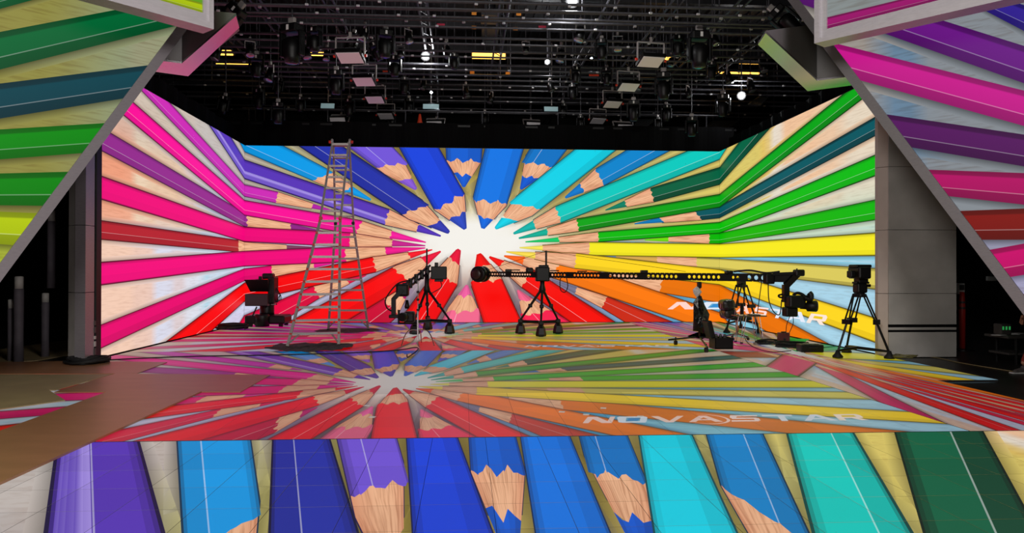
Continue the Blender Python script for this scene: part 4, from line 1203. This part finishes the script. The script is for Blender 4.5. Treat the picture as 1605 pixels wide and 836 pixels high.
def arm_piece(x0, x1, t0, t1, b0, b1, holes):
    """one arm section: a flat black box-section web with real round holes"""
    mb = MB(); th = .06
    def pt(x, f, o):
        k = (x - x0) / (x1 - x0)
        q = ac(x, (t0 + (t1 - t0) * k) * (1 - f) + (b0 + (b1 - b0) * k) * f)
        return q + Vector((0, o, 0))
    xs_ = [x0]
    if holes:
        h0, h1, n = holes
        st = (h1 - h0) / max(1, n - 1)
        cells = [(h0 + st * i - st / 2, h0 + st * i + st / 2) for i in range(n)]
    else: cells = []
    solids = []; cur = x0
    for a, b in cells:
        if a > cur + .01: solids.append((cur, a))
        cur = b
    if cur < x1: solids.append((cur, x1))
    for a, b in solids:
        mb.prism([pt(a, 0, 0), pt(b, 0, 0), pt(b, 1, 0), pt(a, 1, 0)], (0, th, 0))
    for a, b in cells:
        cx = (a + b) / 2
        hh = (b0 - t0)
        rx = min((b - a) * .36, hh * .3)
        base = len(mb.v); n = 16; vs = []
        for o in (0, th):
            for k in range(n):
                w_ = 2 * math.pi * (k + .5) / n
                c_, s_ = math.cos(w_), math.sin(w_)
                m_ = max(abs(c_), abs(s_))
                vs.append(pt(cx + c_ / m_ * (b - a) / 2, .5 + .5 * s_ / m_, o))
            for k in range(n):
                w_ = 2 * math.pi * (k + .5) / n
                vs.append(pt(cx + math.cos(w_) * rx, .5 + math.sin(w_) * rx / hh, o))
        fs = []
        for k in range(n):
            k2 = (k + 1) % n
            fs += [(k, k2, n + k2, n + k), (2 * n + k, 3 * n + k, 3 * n + k2, 2 * n + k2), (n + k, n + k2, 3 * n + k2, 3 * n + k), (k, 2 * n + k, 2 * n + k2, k2)]
        mb.add(vs, fs)
    return mb.build('arm_section', M_black, j2)
edges = [762, 797, 836, 893, 945, 1005, 1070, 1138, 1172, 1210, 1246]
hol = [(768, 791, 7), (803, 831, 8), (866, 885, 5), (901, 938, 8), (957, 997, 7), (1017, 1060, 7), (1081, 1127, 7), (1150, 1157, 2), (1175, 1197, 3), None]
def top_y(x): return 425.5 + (x - 762) * (429.5 - 425.5) / 484
def bot_y(x): return 434.0 + (x - 762) * (443.0 - 434.0) / 484
for a, b, h in zip(edges, edges[1:], hol):
    arm_piece(a, b, top_y(a), top_y(b), bot_y(a), bot_y(b), h)
for x in (797, 1010, 1143, 831):
    MB().bbox(ac(x, top_y(x) - 1.5) + Vector((0, .03, 0)), (.16, .14, .07), .015).build('arm_coupling', M_black, j2)
MB().bbox(ac(830, 424) + Vector((0, .03, 0)), (.18, .14, .14), .03).build('arm_motor', M_black, j2)
MB().bbox(ac(1205, 438), (.2, .2, .2), .03).build('arm_motor', M_black, j2)
for x0, x1, yy in ((795, 815, 423.5), (862, 876, 424.5), (905, 920, 425.5)):
    MB().tube([ac(x0, yy), ac(x1, yy)], .014, 6).build('guide_rod', M_black, j2)
MB().tube(sag([ac(1150, 426), ac(1175, 424), ac(1200, 428), ac(1222, 426)]), .02, 6).build('cable', M_rubber, j2)
MB().tube(sag([ac(882, 428), ac(878, 440), ac(879, 455), ac(886, 458), ac(890, 448), ac(887, 432)]), .012, 5).build('cable_loop', M_rubber, j2)
MB().tube(sag([ac(1204, 441), ac(1205, 470), ac(1212, 488), ac(1222, 493), ac(1225, 470)]), .012, 5).build('cable', M_rubber, j2)
MB().tube(sag([ac(1194, 441), ac(1190, 470), ac(1187, 492)]), .01, 5).build('cable', M_rubber, j2)
MB().bar(ac(1212, 430), ac(1245, 428.5), .08, .06).build('head_beam', M_black, j2)
hb = MB().bar(ac(1250, 429), ac(1231.5, 448), .12, .13, (0, 1, 0))
hb.bar(ac(1231.5, 446.5), ac(1231.5, 474), .12, .12, (0, 1, 0)).build('head_bracket', M_black, j2)
MB().bbox(ac(1252, 428), (.2, .18, .14), .03).build('head_motor', M_black, j2)
MB().tube([ac(1249, 425), ac(1249, 421)], .015, 6).build('head_pin', M_black, j2)
cb_ = MB().bbox(ac(1246, 473), (.36, .3, .26), .04).build('camera_body', M_black, j2)
MB().lathe(ac(1254, 480), [(.06, 0), (.07, .12), (.11, .14), (.12, .32), (.1, .34)], 16, (1, -.25, 0)).build('lens', M_black, cb_, True)
MB().tube(sag([ac(1243, 463), ac(1250, 459.5), ac(1258, 462), ac(1262, 466)]), .03, 8).build('carry_handle', M_black, cb_)
vf = MB().tube(sag([ac(1262, 467), ac(1270, 469), ac(1271, 463), ac(1268, 459.5)]), .06, 10).build('viewfinder', M_black, cb_, True)
MB().tube(sag([ac(1232, 468), ac(1222, 466), ac(1221, 463), ac(1230, 461)]), .02, 6).build('pan_handle', M_black, cb_)
MB().bbox(ac(1238, 489), (.26, .24, .2), .03).build('battery', M_black, cb_)
MB().tube(sag([ac(1238, 496), ac(1233, 510), ac(1232, 524)]), .008, 5).build('cable', M_rubber, j2)
MB().tube(sag([ac(1243, 497), ac(1243, 508), ac(1237, 522)]), .008, 5).build('cable', M_rubber, j2)

# ------------------------------------------------------------------ camera tripods
def camera_tripod(name, label, apex, feet, r, head_w, parts=True, spread=None):
    root = empty(name, Vector((apex.x, apex.y, 0)), label, 'tripod')
    MB().lathe(apex - Vector((0, 0, .06)), [(head_w * .75, 0), (head_w * .6, .06), (head_w * .42, .14)], 14).build('bowl', M_black, root, True)
    for f in feet:
        side = (f - apex).cross(Vector((0, 0, 1))).normalized() * head_w * .38
        up = apex + Vector((f.x - apex.x, f.y - apex.y, 0)).normalized() * head_w * .5
        mid = up.lerp(f + Vector((0, 0, .14)), .5)
        for s in (-1, 1):
            MB().tube([up + side * s, mid + side * s * .9], r, 7).build('upper_tube', M_black, root)
        MB().tube([mid - (mid - up) * .06, f + Vector((0, 0, .1))], r * 1.3, 8).build('lower_tube', M_black, root)
        MB().bar(mid - side * 1.4, mid + side * 1.4, .07, .09).build('leg_clamp', M_black, root)
        MB().lathe(Vector((f.x, f.y, f.z)), [(.09, 0), (.095, .03), (.05, .08), (.03, .14)], 10).build('rubber_foot', M_rubber, root, True)
    if spread is not None:
        c = sum(feet, Vector((0, 0, 0))) / 3; c.z = spread
        for f in feet:
            q = Vector((f.x, f.y, f.z + spread * .8))
            MB().tube([c, c.lerp(q, .5), q], [.03, .03, .02], 7).build('spreader', M_black, root)
    return root
f1, f2, f3 = flo(1313, 561), flo(1394, 562.5), flo(1327, 553)
apx = (f1 + f2 + f3) / 3; apx.z = at(1347, 461, apx.y).z; apx.x = at(1347, 461, apx.y).x
t1 = camera_tripod('camera_tripod', 'black tripod carrying a broadcast camera in front of the wide grey column', apx, [f1, f2, f3], .016, .17, spread=.16)
Yt = apx.y
MB().bbox(at(1348, 452, Yt), (.2, .2, .18), .03).build('fluid_head', M_black, t1)
MB().bbox(at(1349, 443.5, Yt), (.26, .16, .04), .01).build('head_plate', M_blackm, t1)
MB().lathe(at(1359, 448, Yt), [(.03, 0), (.03, .06)], 10, (1, 0, 0)).build('head_knob', M_blackm, t1)
cr = empty('broadcast_camera', at(1347, 439, Yt), 'black broadcast camera on top of the right tripod', 'camera')
MB().bbox(at(1347, 428, Yt), (.24, .42, .22), .03).build('body', M_black, cr)
MB().bbox(at(1348, 417.5, Yt), (.3, .3, .06), .02).build('top_handle', M_black, cr)
MB().bbox(at(1334, 430, Yt - .05), (.1, .16, .13), .02).build('viewfinder', M_black, cr)
MB().lathe(at(1358, 421, Yt) , [(.05, -.05), (.055, .06)], 12, (1, -.3, 0)).build('microphone', M_black, cr, True)
MB().bbox(at(1349.5, 439.5, Yt), (.18, .2, .1), .01).build('base_plate', M_black, cr)
MB().tube(sag([at(1360, 424, Yt), at(1363, 431, Yt), at(1358, 436, Yt), at(1352, 436, Yt)]), .006, 5).build('cable', M_rubber, cr)
g1, g2, g3 = flo(1139, 522), flo(1189, 522.5), flo(1161, 515)
ap2 = (g1 + g2 + g3) / 3; ap2 = at(1162, 447, ap2.y)
t2 = camera_tripod('camera_tripod', 'black tripod standing behind the far end of the long crane arm, beside the office chair', ap2, [g1, g2, g3], .02, .22, spread=.3)
MB().bbox(ap2 + Vector((0, 0, .1)), (.2, .2, .2), .03).build('fluid_head', M_black, t2)
MB().lathe(at(1163, 500, ap2.y), [(.05, 0), (.05, .4)], 10).build('centre_column', M_black, t2)

# ------------------------------------------------------------------ studio pedestal camera at left
Yc = 21.3
pc = empty('pedestal_camera', (at(420, 500, Yc).x, Yc, 0), 'black studio camera with teleprompter on a pedestal, left of the ladder', 'studio camera')
px = lambda x, y: at(x, y, Yc)
bz = MB().bbox((px(421, 505).x, Yc, .2), (1.1, .9, .24), .05).build('pedestal_base', M_black, pc)
for dx in (-.42, .42):
    MB().lathe((px(421, 505).x + dx, Yc - .3, .07), [(.07, -.05), (.07, .05)], 12, (1, 0, 0)).build('wheel', M_rubber, pc)
    MB().lathe((px(421, 505).x + dx, Yc + .3, .07), [(.07, -.05), (.07, .05)], 12, (1, 0, 0)).build('wheel', M_rubber, pc)
MB().lathe((px(418, 505).x, Yc - .45, .02), [(.19, 0), (.2, .3), (.18, .34)], 16).build('base_cover', M_black, pc, True)
MB().lathe((px(418.5, 500).x, Yc, .3), [(.2, 0), (.2, .1), (.19, .55), (.16, .6)], 18).build('column', M_blackm, pc, True)
MB().bbox(px(409, 469.5) - Vector((0, .35, 0)), (.62, .28, .34), .02).build('prompter_monitor', mat('prompter_face', '#241c20', .3), pc)
hd = MB().prism([px(391, 438.5) - Vector((0, .5, 0)), px(427, 438.5) - Vector((0, .5, 0)), px(425, 457) - Vector((0, .3, 0)), px(397, 457) - Vector((0, .3, 0))], (0, .5, 0)).build('prompter_hood', M_black, pc)
MB().bbox(px(428, 455), (.18, .5, .75), .03).build('camera_body', M_black, pc)
MB().bbox(px(421, 433), (.3, .3, .16), .04).build('viewfinder', M_black, pc)
MB().bbox(px(408, 436), (.08, .1, .1), .015).build('tally_lamp', M_black, pc)
MB().bbox(px(428, 477) - Vector((0, .1, 0)), (.2, .06, .04), .01).build('bracket', M_alu, pc)
MB().tube([px(425, 478), px(434, 477)], .02, 6).build('pan_bar', M_black, pc)
for k in range(4):
    MB().tube(sag([px(430, 448 + k * 3), px(436 + k, 456 + 2 * k), px(441 - k * 2, 468), px(433, 474)]), .01, 5).build('cable', M_rubber, pc)
MB().tube(sag([px(408, 480) - Vector((0, .35, 0)), px(400, 498) - Vector((0, .4, 0)), px(392, 507) - Vector((0, .4, 0)), flo(384, 516, .03)]), .02, 6).build('cable', M_rubber, pc)

# ------------------------------------------------------------------ rail stand with black bag, case, chair, table and floor gear
Yr = 15.5
gr = empty('rolling_stand', (at(1096, 520, Yr).x, Yr, 0), 'rolling stand with a long angled base beside the open black case', 'stand')
xr = at(1096, 520, Yr).x
MB().tube([(xr, Yr, .18), (xr, Yr, at(1095, 450, Yr).z)], .022, 8).build('pole', mat('brown_metal', '#4a2c28', .4, .5), gr)
MB().bbox((xr, Yr, at(1095, 447, Yr).z), (.09, .09, .14), .02).build('pole_head', M_black, gr)
for q, wh in ((flo(1048, 533, .16), flo(1059, 541)), (flo(1109, 545, .16), flo(1107, 553)), (flo(1112, 530, .16), None)):
    MB().tube([(xr, Yr, .18), q], .018, 6).build('base_leg', M_blackm, gr)
    if wh is not None:
        MB().lathe((wh.x - .03, wh.y, .05), [(.05, 0), (.05, .06)], 10, (1, 0, 0)).build('caster', M_rubber, gr)
        MB().tube([(wh.x, wh.y, .06), (wh.x, wh.y, .17)], .014, 6).build('caster_stem', M_blackm, gr)
MB().prism([at(1078, 528, Yr), at(1098, 521, Yr), at(1113, 527, Yr), at(1100, 532, Yr)], (0, 0, .02)).build('base_plate', mat('dark_red_plate', '#5a1a1c', .4), gr)
M_bag = mat('black_bag_plastic', '#0a0a0c', .22, bump=.8, nscale=14)
def hanging_bag(name, px, Y, th, m, label, cat, seed):
    rr = random.Random(seed); n = len(px)
    f = [at(x, y, Y) for x, y in px]
    c = sum(f, Vector((0, 0, 0))) / n
    mb = MB(); vs = [c + Vector((0, -th, 0)), c + Vector((0, th, 0))]
    for k in (.5, 1):
        for s in (-1, 1):
            for p in f:
                q = c.lerp(p, k); q.y += s * th * (.85 if k < 1 else .12) * rr.uniform(.5, 1.3)
                vs.append(q)
    fs = []
    for si, ce in ((0, 0), (1, 1)):
        a = 2 + si * n; b = 2 + 2 * n + si * n
        for i in range(n):
            j = (i + 1) % n
            fs += [(ce, a + i, a + j), (a + i, b + i, b + j, a + j)]
    for i in range(n):
        j = (i + 1) % n
        fs.append((2 + 2 * n + i, 2 + 2 * n + j, 2 + 3 * n + j, 2 + 3 * n + i))
    return tag(mb.add(vs, fs).build(name, m), label, cat)
hanging_bag('black_bag', [(1094, 464), (1099, 464), (1104, 478), (1112, 493), (1110, 503), (1111, 524), (1101, 523), (1095, 520), (1086, 519), (1087, 500), (1087, 474)], Yr - .16, .1, M_bag, 'glossy black plastic cover draped over the rolling stand', 'cover', 4)
hanging_bag('white_bag', [(1092, 449), (1096, 452), (1100, 458), (1097, 462), (1092, 467), (1087, 460), (1086, 454)], Yr - .24, .05, mat('translucent_white', '#c8c4c4', .35, bump=.4, nscale=12), 'small crumpled white bag tied to the top of the rolling stand', 'bag', 5)

Yf = 14.8
fc = empty('equipment_case', (at(1130, 540, Yf).x, Yf, 0), 'open black equipment case standing by the rolling stand', 'case')
xf = at(1130, 545, Yf).x
w_, h_ = .36, .23
for c_, d_ in (((0, -.17, h_ / 2), (w_, .02, h_)), ((0, .17, h_ / 2), (w_, .02, h_)), ((-w_ / 2, 0, h_ / 2), (.02, .36, h_)), ((w_ / 2, 0, h_ / 2), (.02, .36, h_)), ((0, 0, .012), (w_, .36, .02))):
    MB().box((xf + c_[0], Yf + c_[1], c_[2] + .004), d_).build('case_wall', M_black, fc)
Rl = Matrix.Rotation(math.radians(-14), 3, 'Y')
MB().bbox((xf - .25, Yf + .02, .4), (.1, .36, .36), .02, Rl).build('lid', M_black, fc)
MB().bbox((xf - .195, Yf - .08, .4), (.02, .05, .05), .005, Rl).build('latch', M_chrome, fc)
MB().bbox((xf + .2, Yf - .03, .16), (.04, .16, .06), .015).build('handle', M_rubber, fc)
for k in range(3):
    MB().lathe((xf - .1 + k * .09, Yf, h_ - .02), [(.03, 0), (.035, .05), (.02, .09)], 8).build('contents', M_gear, fc)

Yo = 16.75
oc = empty('office_chair', (at(1150, 500, Yo).x, Yo, 0), 'black padded office chair with chrome base in front of the tripod behind the crane arm', 'chair')
po = lambda x, y, d=0: at(x, y, Yo + d)
Rb = Matrix.Rotation(math.radians(-8), 3, 'Y')
MB().bbox(po(1139, 478), (.3, .46, .25), .08, Rb).build('backrest', M_leather, oc)
MB().bbox(po(1141, 492), (.29, .46, .22), .07, Rb).build('backrest_lower', M_leather, oc)
MB().bbox(po(1157, 498.5), (.5, .46, .09), .035).build('seat', M_leather, oc)
for d in (-.24, .24):
    MB().tube(sag([po(1130, 476, d), po(1131, 492, d), po(1140, 499, d), po(1150, 497, d), po(1152, 484, d), po(1142, 482, d)]), .012, 6).build('armrest', M_chrome, oc)
MB().tube([po(1155, 500), Vector((po(1155, 500).x, Yo, .1))], .03, 8).build('gas_column', M_chrome, oc)
cx_ = po(1155, 500).x
for k in range(5):
    a = k * 2 * math.pi / 5 + .3
    e = Vector((cx_ + .3 * math.cos(a), Yo + .3 * math.sin(a), .07))
    l_ = MB().tube([(cx_, Yo, .13), e], [.022, .016], 7).build('base_leg', M_chrome, oc)
    MB().lathe((e.x - .02, e.y, .032), [(.03, 0), (.03, .04)], 10, (1, 0, 0)).build('caster', M_rubber, l_)

Ytb = 15.95
tb = empty('side_table', (at(1176, 500, Ytb).x, Ytb, 0), 'small table with thin hairpin legs right of the office chair', 'table')
pt_ = lambda x, y, d=0: at(x, y, Ytb + d)
zt_ = pt_(1175, 495).z
xl_, xr_ = pt_(1152, 495).x, pt_(1196, 495).x
MB().bbox(((xl_ + xr_) / 2, Ytb, zt_), (xr_ - xl_, .45, .025), .008).build('table_top', mat('glassy_top', '#6c5c54', .12, .3), tb)
for sx, x0 in ((1, xl_ + .08), (-1, xr_ - .08)):
    for dy in (-.18, .18):
        MB().tube([(x0 + .06 * sx, Ytb + dy * .8, zt_ - .01), (x0 - .02 * sx, Ytb + dy, .02), (x0 + .02 * sx, Ytb + dy * 1.05, .02), (x0 + .12 * sx, Ytb + dy * .8, zt_ - .01)], .009, 6).build('hairpin_leg', M_chrome, tb)
        MB().lathe((x0, Ytb + dy, 0), [(.035, 0), (.03, .03)], 8).build('foot', M_rubber, tb)
bk = empty('notebook', (pt_(1182, 493).x, Ytb, zt_ + .013), 'small flat notebook lying on the hairpin-leg table', 'notebook')
MB().bbox((pt_(1182, 493).x, Ytb, zt_ + .022), (.2, .26, .016), .003).build('cover', M_gear, bk)
MB().box((pt_(1182, 493).x, Ytb, zt_ + .032), (.17, .22, .004)).build('page', M_white, bk)

def gear_box(name, c, d, m, label, cat, extra=None, rz=0):
    c = Vector(c)
    root = empty(name, Vector((c.x, c.y, c.z - d[2] / 2)), label, cat)
    R = Matrix.Rotation(rz, 3, 'Z')
    MB().bbox(c, d, min(d) * .12, R).build('body', m, root)
    if extra: extra(root, c, d, R)
    return root
q = flo(1228, 542)
def brown_extra(r, c, d, R):
    MB().lathe(c + Vector((0, -d[1] / 2 - .001, 0)), [(.03, 0), (.028, -.006)], 12, (0, 1, 0)).build('badge', M_chrome, r)
    MB().bbox(c + Vector((0, 0, d[2] / 2 + .012)), (.1, .05, .02), .006).build('handle', M_black, r)
gear_box('brown_case', (q.x, q.y, .14), (.24, .12, .28), mat('brown_leatherette', '#5a2220', .4), 'upright dark brown case with a round badge on the stage floor', 'case', brown_extra, -.15)
q = flo(1273, 553)
def cas_extra(r, c, d, R):
    MB().bbox(c + Vector((0, 0, d[2] / 2 - .01)), (d[0] * .7, d[1] * .5, .04), .01).build('lid_ridge', M_blackm, r)
    MB().tube(sag([c + Vector((-.1, -d[1] / 2, .02)), c + Vector((0, -d[1] / 2 - .05, .02)), c + Vector((.1, -d[1] / 2, .02))]), .01, 6).build('handle', M_rubber, r)
gear_box('flat_case', (q.x, q.y + .1, .08), (.44, .3, .15), M_black, 'flat black case lying left of the right tripod', 'case', cas_extra, -.1)
q = flo(1194, 541)
def wb_extra(r, c, d, R):
    for k in range(4):
        MB().bbox(c + Vector((-.1 + .06 * k, 0, d[2] / 2 + .004)), (.03, .03, .01), .003).build('socket', M_black, r)
gear_box('power_box', (q.x, q.y, .03), (.34, .12, .05), mat('grey_box', '#8c8880', .5), 'pale flat power box under the hairpin-leg table', 'power box', wb_extra, .1)
q = flo(1246, 546)
gear_box('adapter', (q.x, q.y, .035), (.2, .14, .06), M_black, 'black power adapter among the cables right of the brown case', 'adapter', wb_extra, .3)
for i, (x, y) in enumerate([(575, 636), (583, 654), (945, 640), (880, 646), (918, 650), (1003, 653)]):
    p = flo(x, y, .0012)
    o = MB().prism([p + Vector((-.035, -.03, 0)), p + Vector((.03, -.045, 0)), p + Vector((.045, .02, 0)), p + Vector((-.02, .04, 0))], (0, 0, .002)).build('tape_mark', M_white)
    tag(o, ('white tape scrap on the red pencil left of the floor ring', 'white tape scrap on the nearest central red floor pencil', 'white tape scrap on the orange floor pencil, middle', 'white tape scrap on the orange floor pencil, leftmost', 'white tape scrap between orange and grey floor pencils', 'white tape scrap near the letter N on the floor')[i], 'tape')

# ------------------------------------------------------------------ dark wings: left posts, right extinguisher post, cart, person
M_pad = mat('grey_padded_cover', '#5a545c', .7, noise=.2, nscale=5)
for i, (x0, x1, y0, y1, Y, lab) in enumerate([(12, 22, 470, 531, 13.6, 'short dark grey wrapped post at the far left edge'), (22, 37, 434, 530, 13.4, 'pale grey wrapped post, brightest in the dark left wing'),
        (65, 77, 460, 535, 14.2, 'grey wrapped post in the middle of the dark left wing'), (74, 87, 330, 452, 14.5, 'tall dim grey panel hanging in the left wing')]):
    a, b = at(x0, y1, Y), at(x1, y0, Y)
    zb = max(a.z, -.04) if i == 3 else -.04
    root = empty('wrapped_post', ((a.x + b.x) / 2, Y, zb), lab, 'post')
    R_ = (b.x - a.x) / 2
    h = b.z - zb
    MB().lathe(((a.x + b.x) / 2, Y, zb), [(R_ * 1.05, 0), (R_ * .95, h * .3), (R_, h * .8), (R_ * .96, h * .86)], 14).build('wrap', M_pad, root, True)
    MB().lathe(((a.x + b.x) / 2, Y, zb + h * .86), [(R_ * .9, 0), (R_ * .88, h * .14), (R_ * .5, h * .145)], 14).build('cap', M_pillar, root, True)
    if i == 3:
        MB().tube([((a.x + b.x) / 2, Y, zb + h), ((a.x + b.x) / 2, Y, 10.5)], .012, 5).build('suspension_rod', M_grid, root)
Yx = 14.6
rp_ = empty('fire_hose_post', (at(1508, 530, Yx).x, Yx, -.04), 'red cylinder post with a pale box on top behind the wide grey column', 'post')
xx_ = at(1508, 500, Yx).x
MB().lathe((xx_, Yx, -.04), [(.22, 0), (.22, .03), (.07, .04)], 16).build('base', M_black, rp_)
MB().lathe((xx_, Yx, 0), [(.062, 0), (.062, at(1508, 483, Yx).z), (.055, at(1508, 470, Yx).z), (.045, at(1508, 458, Yx).z)], 16).build('cylinder', M_red, rp_, True)
for yy in (474, 483):
    MB().lathe((xx_, Yx, at(1508, yy, Yx).z), [(.066, -.02), (.068, 0), (.066, .02)], 16).build('band', M_gear, rp_)
MB().bbox((xx_, Yx + .05, at(1508, 453, Yx).z), (.15, .07, .23), .015).build('box', M_white, rp_)
MB().bbox((xx_, Yx + .005, at(1508, 451, Yx).z), (.1, .02, .11), .01).build('box_window', M_gear, rp_)
Yk = 12.6
ck = empty('equipment_cart', (at(1595, 540, Yk).x, Yk, -.04), 'dark low cart with green-lit cables and pale papers at the right edge', 'cart')
c0 = at(1592, 527, Yk)
MB().bbox((c0.x + .12, Yk, c0.z), (1.0, .6, .05), .015).build('top', M_gear, ck)
for dx in (-.3, .55):
    for dy in (-.24, .24):
        MB().tube([(c0.x + .12 + dx, Yk + dy, -.04), (c0.x + .12 + dx, Yk + dy, c0.z)], .025, 6).build('leg', M_blackm, ck)
MB().bbox((c0.x + .12, Yk, .14), (.9, .5, .04), .01).build('shelf', M_gear, ck)
cx0 = at(1571, 516, Yk)
dv = empty('device_box', (cx0.x, Yk, c0.z + .025), 'small box with green lights standing on the dark cart', 'device')
MB().bbox((cx0.x, Yk, c0.z + .125), (.2, .2, .2), .02).build('body', M_gear, dv)
for k in range(3):
    MB().box((cx0.x - .06 + .06 * k, Yk - .101, c0.z + .15), (.03, .006, .06)).build('indicator', mat('green_indicator', '#30a050', .4, emit='#2c9a4c', estr=.6), dv)
for i, (x, y, rz, lab) in enumerate([(1558, 522, .5, 'pale paper on the left end of the dark cart'), (1583, 520, -.4, 'pale paper beside the device box on the cart'), (1598, 519, .3, 'pale paper at the frame edge on the cart')]):
    p = at(x, y, Yk)
    o = MB().box((p.x, Yk - .12 + .1 * i, c0.z + .03 + .006 * i), (.24, .15, .006), Matrix.Rotation(rz, 3, 'Z')).build('paper', M_white)
    tag(o, lab, 'paper')
# lit exit box on the dark right wing
sb = empty('wall_box', at(1555, 437, 16), 'pale flat box on the black wall beside the right portal frame', 'box')
MB().bbox(at(1556, 437, 16), (.28, .08, .1), .01).build('body', M_white, sb)
MB().tube([at(1556, 437, 16) + Vector((0, .05, 0)), at(1556, 437, 16) + Vector((0, .05, 3))], .02, 6).build('conduit', M_grid, sb)

# ---- person standing at the right edge of the frame, mostly out of the picture
def person():
    fx = flo(1592, 584, -.04)
    O = Vector((fx.x + .27, fx.y, -.04))
    root = empty('person', O, 'person in rust-red trousers and grey sports shoes cut off by the right edge', 'person')
    def skin(name, verts, edges, radii, m, root_i=0, sub=2):
        me = bpy.data.meshes.new(name)
        me.from_pydata([Vector(v) for v in verts], edges, [])
        o = bpy.data.objects.new(name, me); COL.objects.link(o); o.parent = root
        me.materials.append(m)
        o.modifiers.new('Skin', 'SKIN')
        for i, r in enumerate(radii):
            me.skin_vertices[0].data[i].radius = (r, r) if not isinstance(r, tuple) else r
            me.skin_vertices[0].data[i].use_root = (i == root_i)
        s = o.modifiers.new('Sub', 'SUBSURF'); s.levels = sub; s.render_levels = sub
        for p in me.polygons: p.use_smooth = True
        return o
    # mid-stride, leaning slightly forward to the left
    V = [(.12, 0, .98), (.12, -.02, 1.2), (.1, -.03, 1.42), (.08, -.05, 1.52), (.05, -.07, 1.66), (.04, -.08, 1.74),
         (.12, -.1, .92), (-.02, -.13, .53), (-.26, -.14, .13), (.14, .1, .92), (.3, .12, .5), (.42, .1, .13),
         (.09, -.2, 1.4), (.26, -.3, 1.14), (.3, -.32, .93), (.12, .17, 1.4), (.18, .28, 1.14), (.1, .3, .92)]
    E_ = [(0, 1), (1, 2), (2, 3), (3, 4), (4, 5), (0, 6), (6, 7), (7, 8), (0, 9), (9, 10), (10, 11), (2, 12), (12, 13), (13, 14), (2, 15), (15, 16), (16, 17)]
    Rr = [(.12, .16), (.12, .15), (.13, .17), .055, .085, .07, .095, .068, .048, .095, .068, .048, .062, .045, .033, .062, .045, .033]
    M_skin = mat('skin', '#b88468', .5)
    body = skin('body', V, E_, Rr, M_skin)
    M_shirt = mat('dark_shirt', '#1c1e24', .8); M_tr = mat('rust_trousers', '#8a2c1c', .8, noise=.15, nscale=20)
    skin('trousers', [(.12, 0, 1.0), (.12, -.1, .9), (-.02, -.13, .53), (-.25, -.14, .14), (.14, .1, .9), (.3, .12, .5), (.415, .1, .14)], [(0, 1), (1, 2), (2, 3), (0, 4), (4, 5), (5, 6)], [(.14, .18), .112, .085, .066, .112, .085, .066], M_tr)
    skin('shirt', [(.12, 0, .98), (.12, -.02, 1.2), (.1, -.03, 1.44), (.09, -.2, 1.4), (.26, -.29, 1.16), (.12, .17, 1.4), (.18, .27, 1.16)], [(0, 1), (1, 2), (2, 3), (3, 4), (2, 5), (5, 6)], [(.14, .18), (.14, .17), (.13, .16), .078, .062, .078, .062], M_shirt)
    M_shoe = mat('grey_shoe', '#57504e', .7, noise=.3, nscale=30)
    for x, y in ((-.26, -.14), (.42, .1)):
        sh = skin('shoe', [(x + .05, y, .05), (x - .04, y - .01, .05), (x - .13, y - .02, .035), (x - .19, y - .03, .028), (x, y, .13)], [(0, 1), (1, 2), (2, 3), (0, 4)], [.048, .046, .042, .03, .05], M_shoe)
        q = MB().bbox((O.x + x - .065, O.y + y - .01, O.z + .012), (.29, .1, .022), .01).build('sole', M_white, root)
    # face and hair
    hx0, hy0, hz0 = .04, -.08, 1.72
    def ell(name, c, d, m):
        mb = MB(); n = 12; prof = [(math.sin(math.pi * k / 8) + 1e-3, -math.cos(math.pi * k / 8)) for k in range(9)]
        mb.lathe((0, 0, 0), prof, n); mb.v = [O + Vector((v.x * d[0] + c[0], v.y * d[1] + c[1], v.z * d[2] + c[2])) for v in mb.v]
        return mb.build(name, m, root, True)
    ell('hair', (hx0 + .025, hy0, hz0 + .055), (.1, .095, .095), mat('dark_hair', '#140f0d', .6))
    ell('nose', (hx0 - .095, hy0, hz0 - .02), (.02, .014, .022), M_skin)
    for s in (-1, 1):
        ell('eye', (hx0 - .075, hy0 + s * .032, hz0 + .005), (.012, .013, .009), M_white)
        ell('ear', (hx0 + .01, hy0 + s * .088, hz0 - .01), (.022, .01, .032), M_skin)
    ell('mouth', (hx0 - .075, hy0, hz0 - .06), (.012, .026, .008), mat('lips', '#8a4a40', .5))
    for (wx, wy, wz), s in (((.3, -.32, .93), -1), ((.1, .3, .92), 1)):
        vs = [(wx, wy, wz), (wx - .02, wy, wz - .08)]; es = [(0, 1)]; rs = [.03, (.036, .02)]
        for k, ln in enumerate((.065, .075, .072, .055)):
            b = len(vs); oy = -.03 + .02 * k
            vs += [(wx - .025, wy + oy, wz - .1), (wx - .035, wy + oy * 1.1, wz - .1 - ln * .55), (wx - .025, wy + oy * 1.1, wz - .1 - ln)]
            es += [(1, b), (b, b + 1), (b + 1, b + 2)]; rs += [.011, .0095, .008]
        b = len(vs)
        vs += [(wx - .05, wy - s * .03, wz - .06), (wx - .065, wy - s * .035, wz - .1)]
        es += [(1, b), (b, b + 1)]; rs += [.012, .009]
        skin('hand', vs, es, rs, M_skin, 0, 1)
person()
